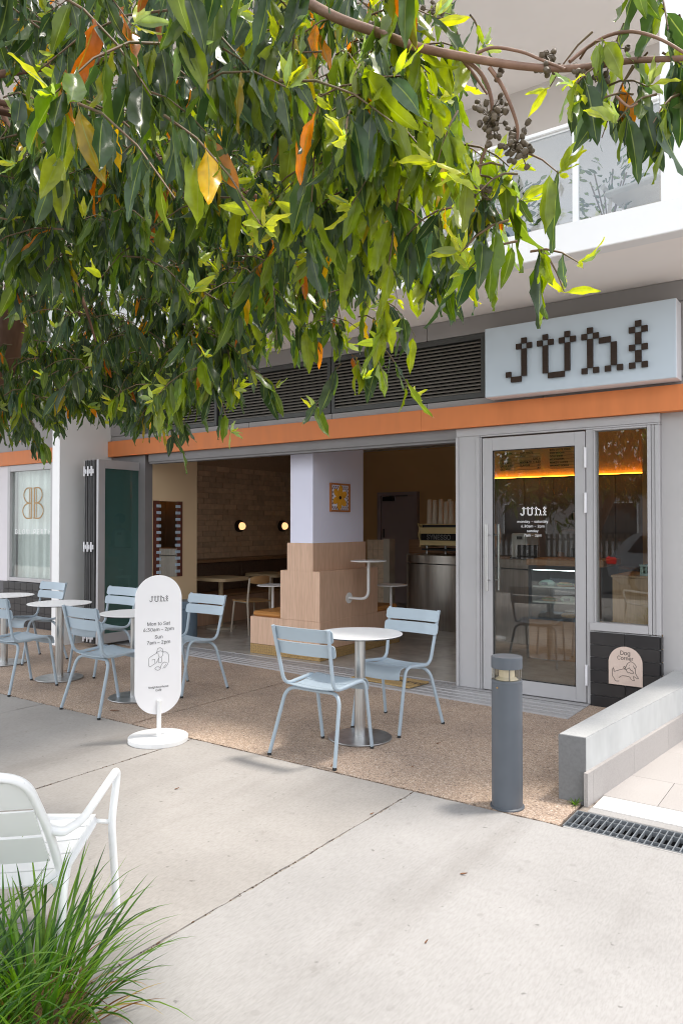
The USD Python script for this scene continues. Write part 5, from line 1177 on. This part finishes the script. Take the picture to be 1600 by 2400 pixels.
def mk(parent, name, its, kind=None):
    v_, f_, t_, l_ = blade_mesh(its)
    return part(parent, name, trimesh.Trimesh(v_, f_, process=False), m_blade, smooth=True, kind=kind, prims={'tint': t_, 'lf': l_})
part(Gp, 'thatch', [lathe([(0.17, -0.02), (0.16, 0.03), (0.11, 0.075), (0.05, 0.09), (0, 0.092)], 20, (c[0], c[1], 0)) for c in ((-2.03, -4.98), (-2.16, -5.20), (-1.98, -5.33), (-2.5, -5.1))], m_thatch, smooth=60)
tuft = mk(Gp, 'tuft', oth, 'stuff')
mk(Gp, 'dry_blades', dry, 'stuff')
for i in tops: mk(tuft, 'blade', [items[i]])
wd = thing('weed', 'tiny green weed growing at the foot of the low wall', 'weed', (-1.285, -2.28, 0.0))
its = [((0, 0, 0), a + RG.normal(0, 0.2), RG.uniform(0.5, 1.2), RG.uniform(0.03, 0.055), 0.009, 0.5, np.array((0.11, 0.20, 0.03)) * RG.uniform(0.8, 1.2)) for a in np.linspace(0, 6.28, 14)]
mk(wd, 'leaves', its)

def flat_leaf(name, label, x, y, L, W, m, rz, z=0.003, group=None):
    t = thing(name, label, 'leaf', (x, y, z), rz, group)
    us = np.linspace(0, 1, 7)
    G = np.array([[(L * (u - 0.5), W * v * math.sin(math.pi * u ** 0.8) + 1e-4 * v, 0.004 * abs(v) + 0.006 * u * u) for v in (-1, 0, 1)] for u in us])
    part(t, 'blade', grid_solid(G, 0.0006), m, smooth=60)
for x, y, L, r_, lab in ((-4.95, -2.42, 0.085, 20, 'long brown dry leaf on the terrace between the chair and the sign board'), (-6.62, -1.72, 0.05, 70, 'curled dry leaf on the steel base of the table left of the sign'), (-6.50, -1.70, 0.06, 10, 'larger dry leaf on the steel base of the table left of the sign'),
        (-2.40, -1.72, 0.03, 50, 'tiny dry leaf on the terrace right of the front table base'), (-2.30, -2.25, 0.03, -40, 'tiny dry leaf on the terrace nearest to the bollard'), (-2.72, -2.52, 0.03, 120, 'tiny dry leaf by the front leg of the nearest chair'), (-2.28, -0.9, 0.03, 10, 'tiny dry leaf on the terrace before the glass door'),
        (-1.30, -3.9, 0.018, 80, 'dark speck of leaf far out on the pale slab at the right'), (-1.42, -3.35, 0.03, 25, 'tiny dry leaf on the pale slab before the bollard'), (-2.10, -3.02, 0.02, 45, 'reddish dry leaf beside the long joint between the slabs'), (-3.2, -3.35, 0.025, 60, 'tiny dry leaf in the middle of the left slab')):
    flat_leaf('dry_leaf', lab, x, y, L, L * 0.16, m_dry, r_, 0.002 if not (abs(x + 6.55) < 0.2) else 0.019)

# ------------------------------------------------------------------ on the balcony
wk = thing('wicker_chair', 'cream corded chair standing behind the balcony glass', 'chair', (-1.25, -0.42, 3.588), 170)
part(wk, 'rim', tube(curve([(-0.30, 0.25, 0.45), (-0.33, 0.0, 0.50), (-0.30, -0.25, 0.62), (0.0, -0.33, 0.66), (0.30, -0.25, 0.62), (0.33, 0.0, 0.50), (0.30, 0.25, 0.45)], 8), 0.018, 10), m_wicker, smooth=60)
part(wk, 'seat', bx(-0.29, 0.29, -0.26, 0.28, 0.36, 0.41, 0.03), m_wicker)
rim = curve([(-0.30, 0.25, 0.45), (-0.33, 0.0, 0.50), (-0.30, -0.25, 0.62), (0.0, -0.33, 0.66), (0.30, -0.25, 0.62), (0.33, 0.0, 0.50), (0.30, 0.25, 0.45)], 8)
part(wk, 'cords', [tube([rim[i], (rim[i][0] * 0.86, rim[i][1] * 0.84, 0.39)], 0.007, 6) for i in range(1, len(rim) - 1)], m_wicker, smooth=60)
for s in (-1, 1):
    for t_ in (-1, 1):
        part(wk, 'leg', tube([(s * 0.25, t_ * 0.22, 0.37), (s * 0.28, t_ * 0.25, 0.0)], 0.014, 8), m_frame_cream)
GPL = 'potted plants on the balcony'
for i, (x, y, h, lab) in enumerate(((-1.62, -0.35, 0.75, 'bushy potted plant behind the balcony glass just left of the cream chair'), (-2.25, -0.72, 0.55, 'low potted plant behind the balcony glass close to the hanging leaves'), (-0.95, 0.1, 1.0, 'tall potted plant behind the balcony glass at the right'))):
    t = thing('potted_plant', lab, 'plant', (x, y, 3.588), 0, GPL)
    part(t, 'pot', lathe([(0, 0), (0.10, 0), (0.135, 0.22), (0.125, 0.22), (0.12, 0.2), (0, 0.2)], 24), m_bin, smooth=35)
    leaves_save = leaves; leaves = []
    for j in range(150):
        a = R.uniform(0, 6.28); r_ = 0.24 * math.sqrt(R.random()); z = 0.22 + (h - 0.2) * R.random()
        leaf(np.array((r_ * math.cos(a), r_ * math.sin(a), z)), np.array((math.cos(a), math.sin(a), R.uniform(-0.2, 0.9))), R.uniform(0.05, 0.085), R.uniform(0.018, 0.03), 'mid' if R.random() < 0.4 else 'dark')
    v_, f_, t_, l_ = leaf_mesh(leaves, U5, V3)
    leaves = leaves_save
    part(t, 'foliage', trimesh.Trimesh(v_, f_, process=False), m_leaf_far, smooth=True, kind='stuff', prims={'tint': t_, 'lf': l_})
    part(t, 'stems', [tube([(0, 0, 0.2), (0.14 * math.cos(a), 0.14 * math.sin(a), h * 0.85)], 0.006, 5) for a in np.linspace(0, 6.28, 7)], m_twig)

# ------------------------------------------------------------------ across the street (seen only as reflections)
ob = thing('opposite_house', 'pale house with low roof and dark windows across the street', 'building', (-3.0, -27.0, -0.1))
part(ob, 'wall', bx(-14, 14, -6, 0, 0, 3.4), m_render_grey)
part(ob, 'roof', trimesh.convex.convex_hull(np.array([(-14.6, -6.6, 3.4), (14.6, -6.6, 3.4), (-14.6, 0.6, 3.4), (14.6, 0.6, 3.4), (-11, -3, 5.2), (11, -3, 5.2)])), m_clad)
for x in (-11, -7, -2, 3, 8):
    w_ = part(ob, 'window', [bx(x - 0.06, x, 0.0, 0.06, 0.9, 2.6), bx(x + 2, x + 2.06, 0.0, 0.06, 0.9, 2.6), bx(x, x + 2, 0.0, 0.06, 2.54, 2.6), bx(x, x + 2, 0.0, 0.06, 0.9, 0.96)], m_white)
    part(w_, 'pane', bx(x, x + 2, 0.005, 0.02, 0.96, 2.54), m_carglass)
fe = thing('picket_fence', 'dark timber picket fence along the far side of the street', 'fence', (0, -22.0, -0.1))
for i in range(110):
    part(fe, 'picket', bx(-14 + i * 0.22, -14 + i * 0.22 + 0.12, -0.012, 0.012, 0.05, 1.25, 0.004), m_darkpanel)
for z in (0.3, 1.0):
    part(fe, 'rail', bx(-14, 10.2, -0.06, -0.014, z, z + 0.08, 0.004), m_darkpanel)
car = thing('parked_car', 'silver hatchback parked in the street, seen reflected in the narrow window', 'car', (-2.95, -12.6, -0.16), 0)
prof = curve([(-2.05, 0.45), (-2.08, 0.75), (-1.95, 0.98), (-1.5, 1.42), (-0.9, 1.52), (0.2, 1.50), (0.95, 1.06), (1.9, 0.92), (2.1, 0.68), (2.1, 0.36)], 5)
shape = Polygon(np.vstack([prof, [(1.75, 0.25), (-1.75, 0.25)]]))
for wx in (-1.25, 1.3): shape = shape.difference(Point(wx, 0.33).buffer(0.37, quad_segs=10))
part(car, 'body', ext(shape, 1.68, (0, 0.84, 0), U, V), m_carpaint, smooth=30)
glass = Polygon([(-1.62, 1.02), (-1.32, 1.40), (-0.9, 1.46), (0.12, 1.44), (0.72, 1.08), (-1.0, 1.0)])
part(car, 'side_window', ext(glass, 0.006, (0, -0.842, 0), U, V), m_carglass)
part(car, 'side_window', ext(glass, 0.006, (0, 0.848, 0), U, V), m_carglass)
part(car, 'rear_window', rot(bx(-0.003, 0.003, -0.66, 0.66, -0.24, 0.24), 42, (0, 1, 0)).apply_translation((-1.765, 0, 1.2)), m_carglass)
for s in (-1, 1):
    part(car, 'tail_lamp', bx(-2.11, -1.86, s * 0.86, s * 0.56, 0.72, 0.90, 0.03), m_tail)
    for wx in (-1.25, 1.3):
        w_ = part(car, 'wheel', mv(rot(cyl(0.32, -0.10, 0.10, 28, c=0.02), 90, (1, 0, 0)), wx, s * 0.75, 0.32), m_rubber, smooth=40)
        part(w_, 'rim', mv(rot(cyl(0.20, -0.008, 0.008, 24, c=0.003), 90, (1, 0, 0)), wx, s * 0.855, 0.32), m_galv, smooth=40)

for i, (x, lab) in enumerate(((-9.5, 'leafy street tree across the road at the left'), (-4.2, 'leafy street tree across the road in the middle'), (1.6, 'leafy street tree across the road at the right'))):
    st_ = thing('street_tree', lab, 'tree', (x, -19.5, -0.16), 40 * i, 'street trees across the road')
    part(st_, 'trunk', tube([(0, 0, 0), (0.05, 0, 1.2), (0.0, 0.1, 2.4), (0.2, 0, 4.2)], (0.16, 0.13, 0.10, 0.04), 10), m_bark, smooth=60)
    leaves_save = leaves; leaves = []
    for j in range(1300):
        v_ = R.normal(0, 1, 3); v_ /= np.linalg.norm(v_)
        rr_ = 1.0 + 0.35 * math.sin(3 * v_[0] + 2 * i) * math.cos(4 * v_[1])
        leaf(np.array((0, 0, 3.7)) + v_ * np.array((2.3, 2.3, 1.7)) * rr_ * R.random() ** 0.45, R.normal(0, 1, 3) + np.array((0, 0, -0.8)), R.uniform(0.3, 0.5), R.uniform(0.12, 0.2), 'dark' if R.random() < 0.6 else 'mid')
    v_, f_, t_, l_ = leaf_mesh(leaves, U5, V3); leaves = leaves_save
    part(st_, 'crown', trimesh.Trimesh(v_, f_, process=False), m_leaf_far, smooth=True, kind='stuff', prims={'tint': t_, 'lf': l_})
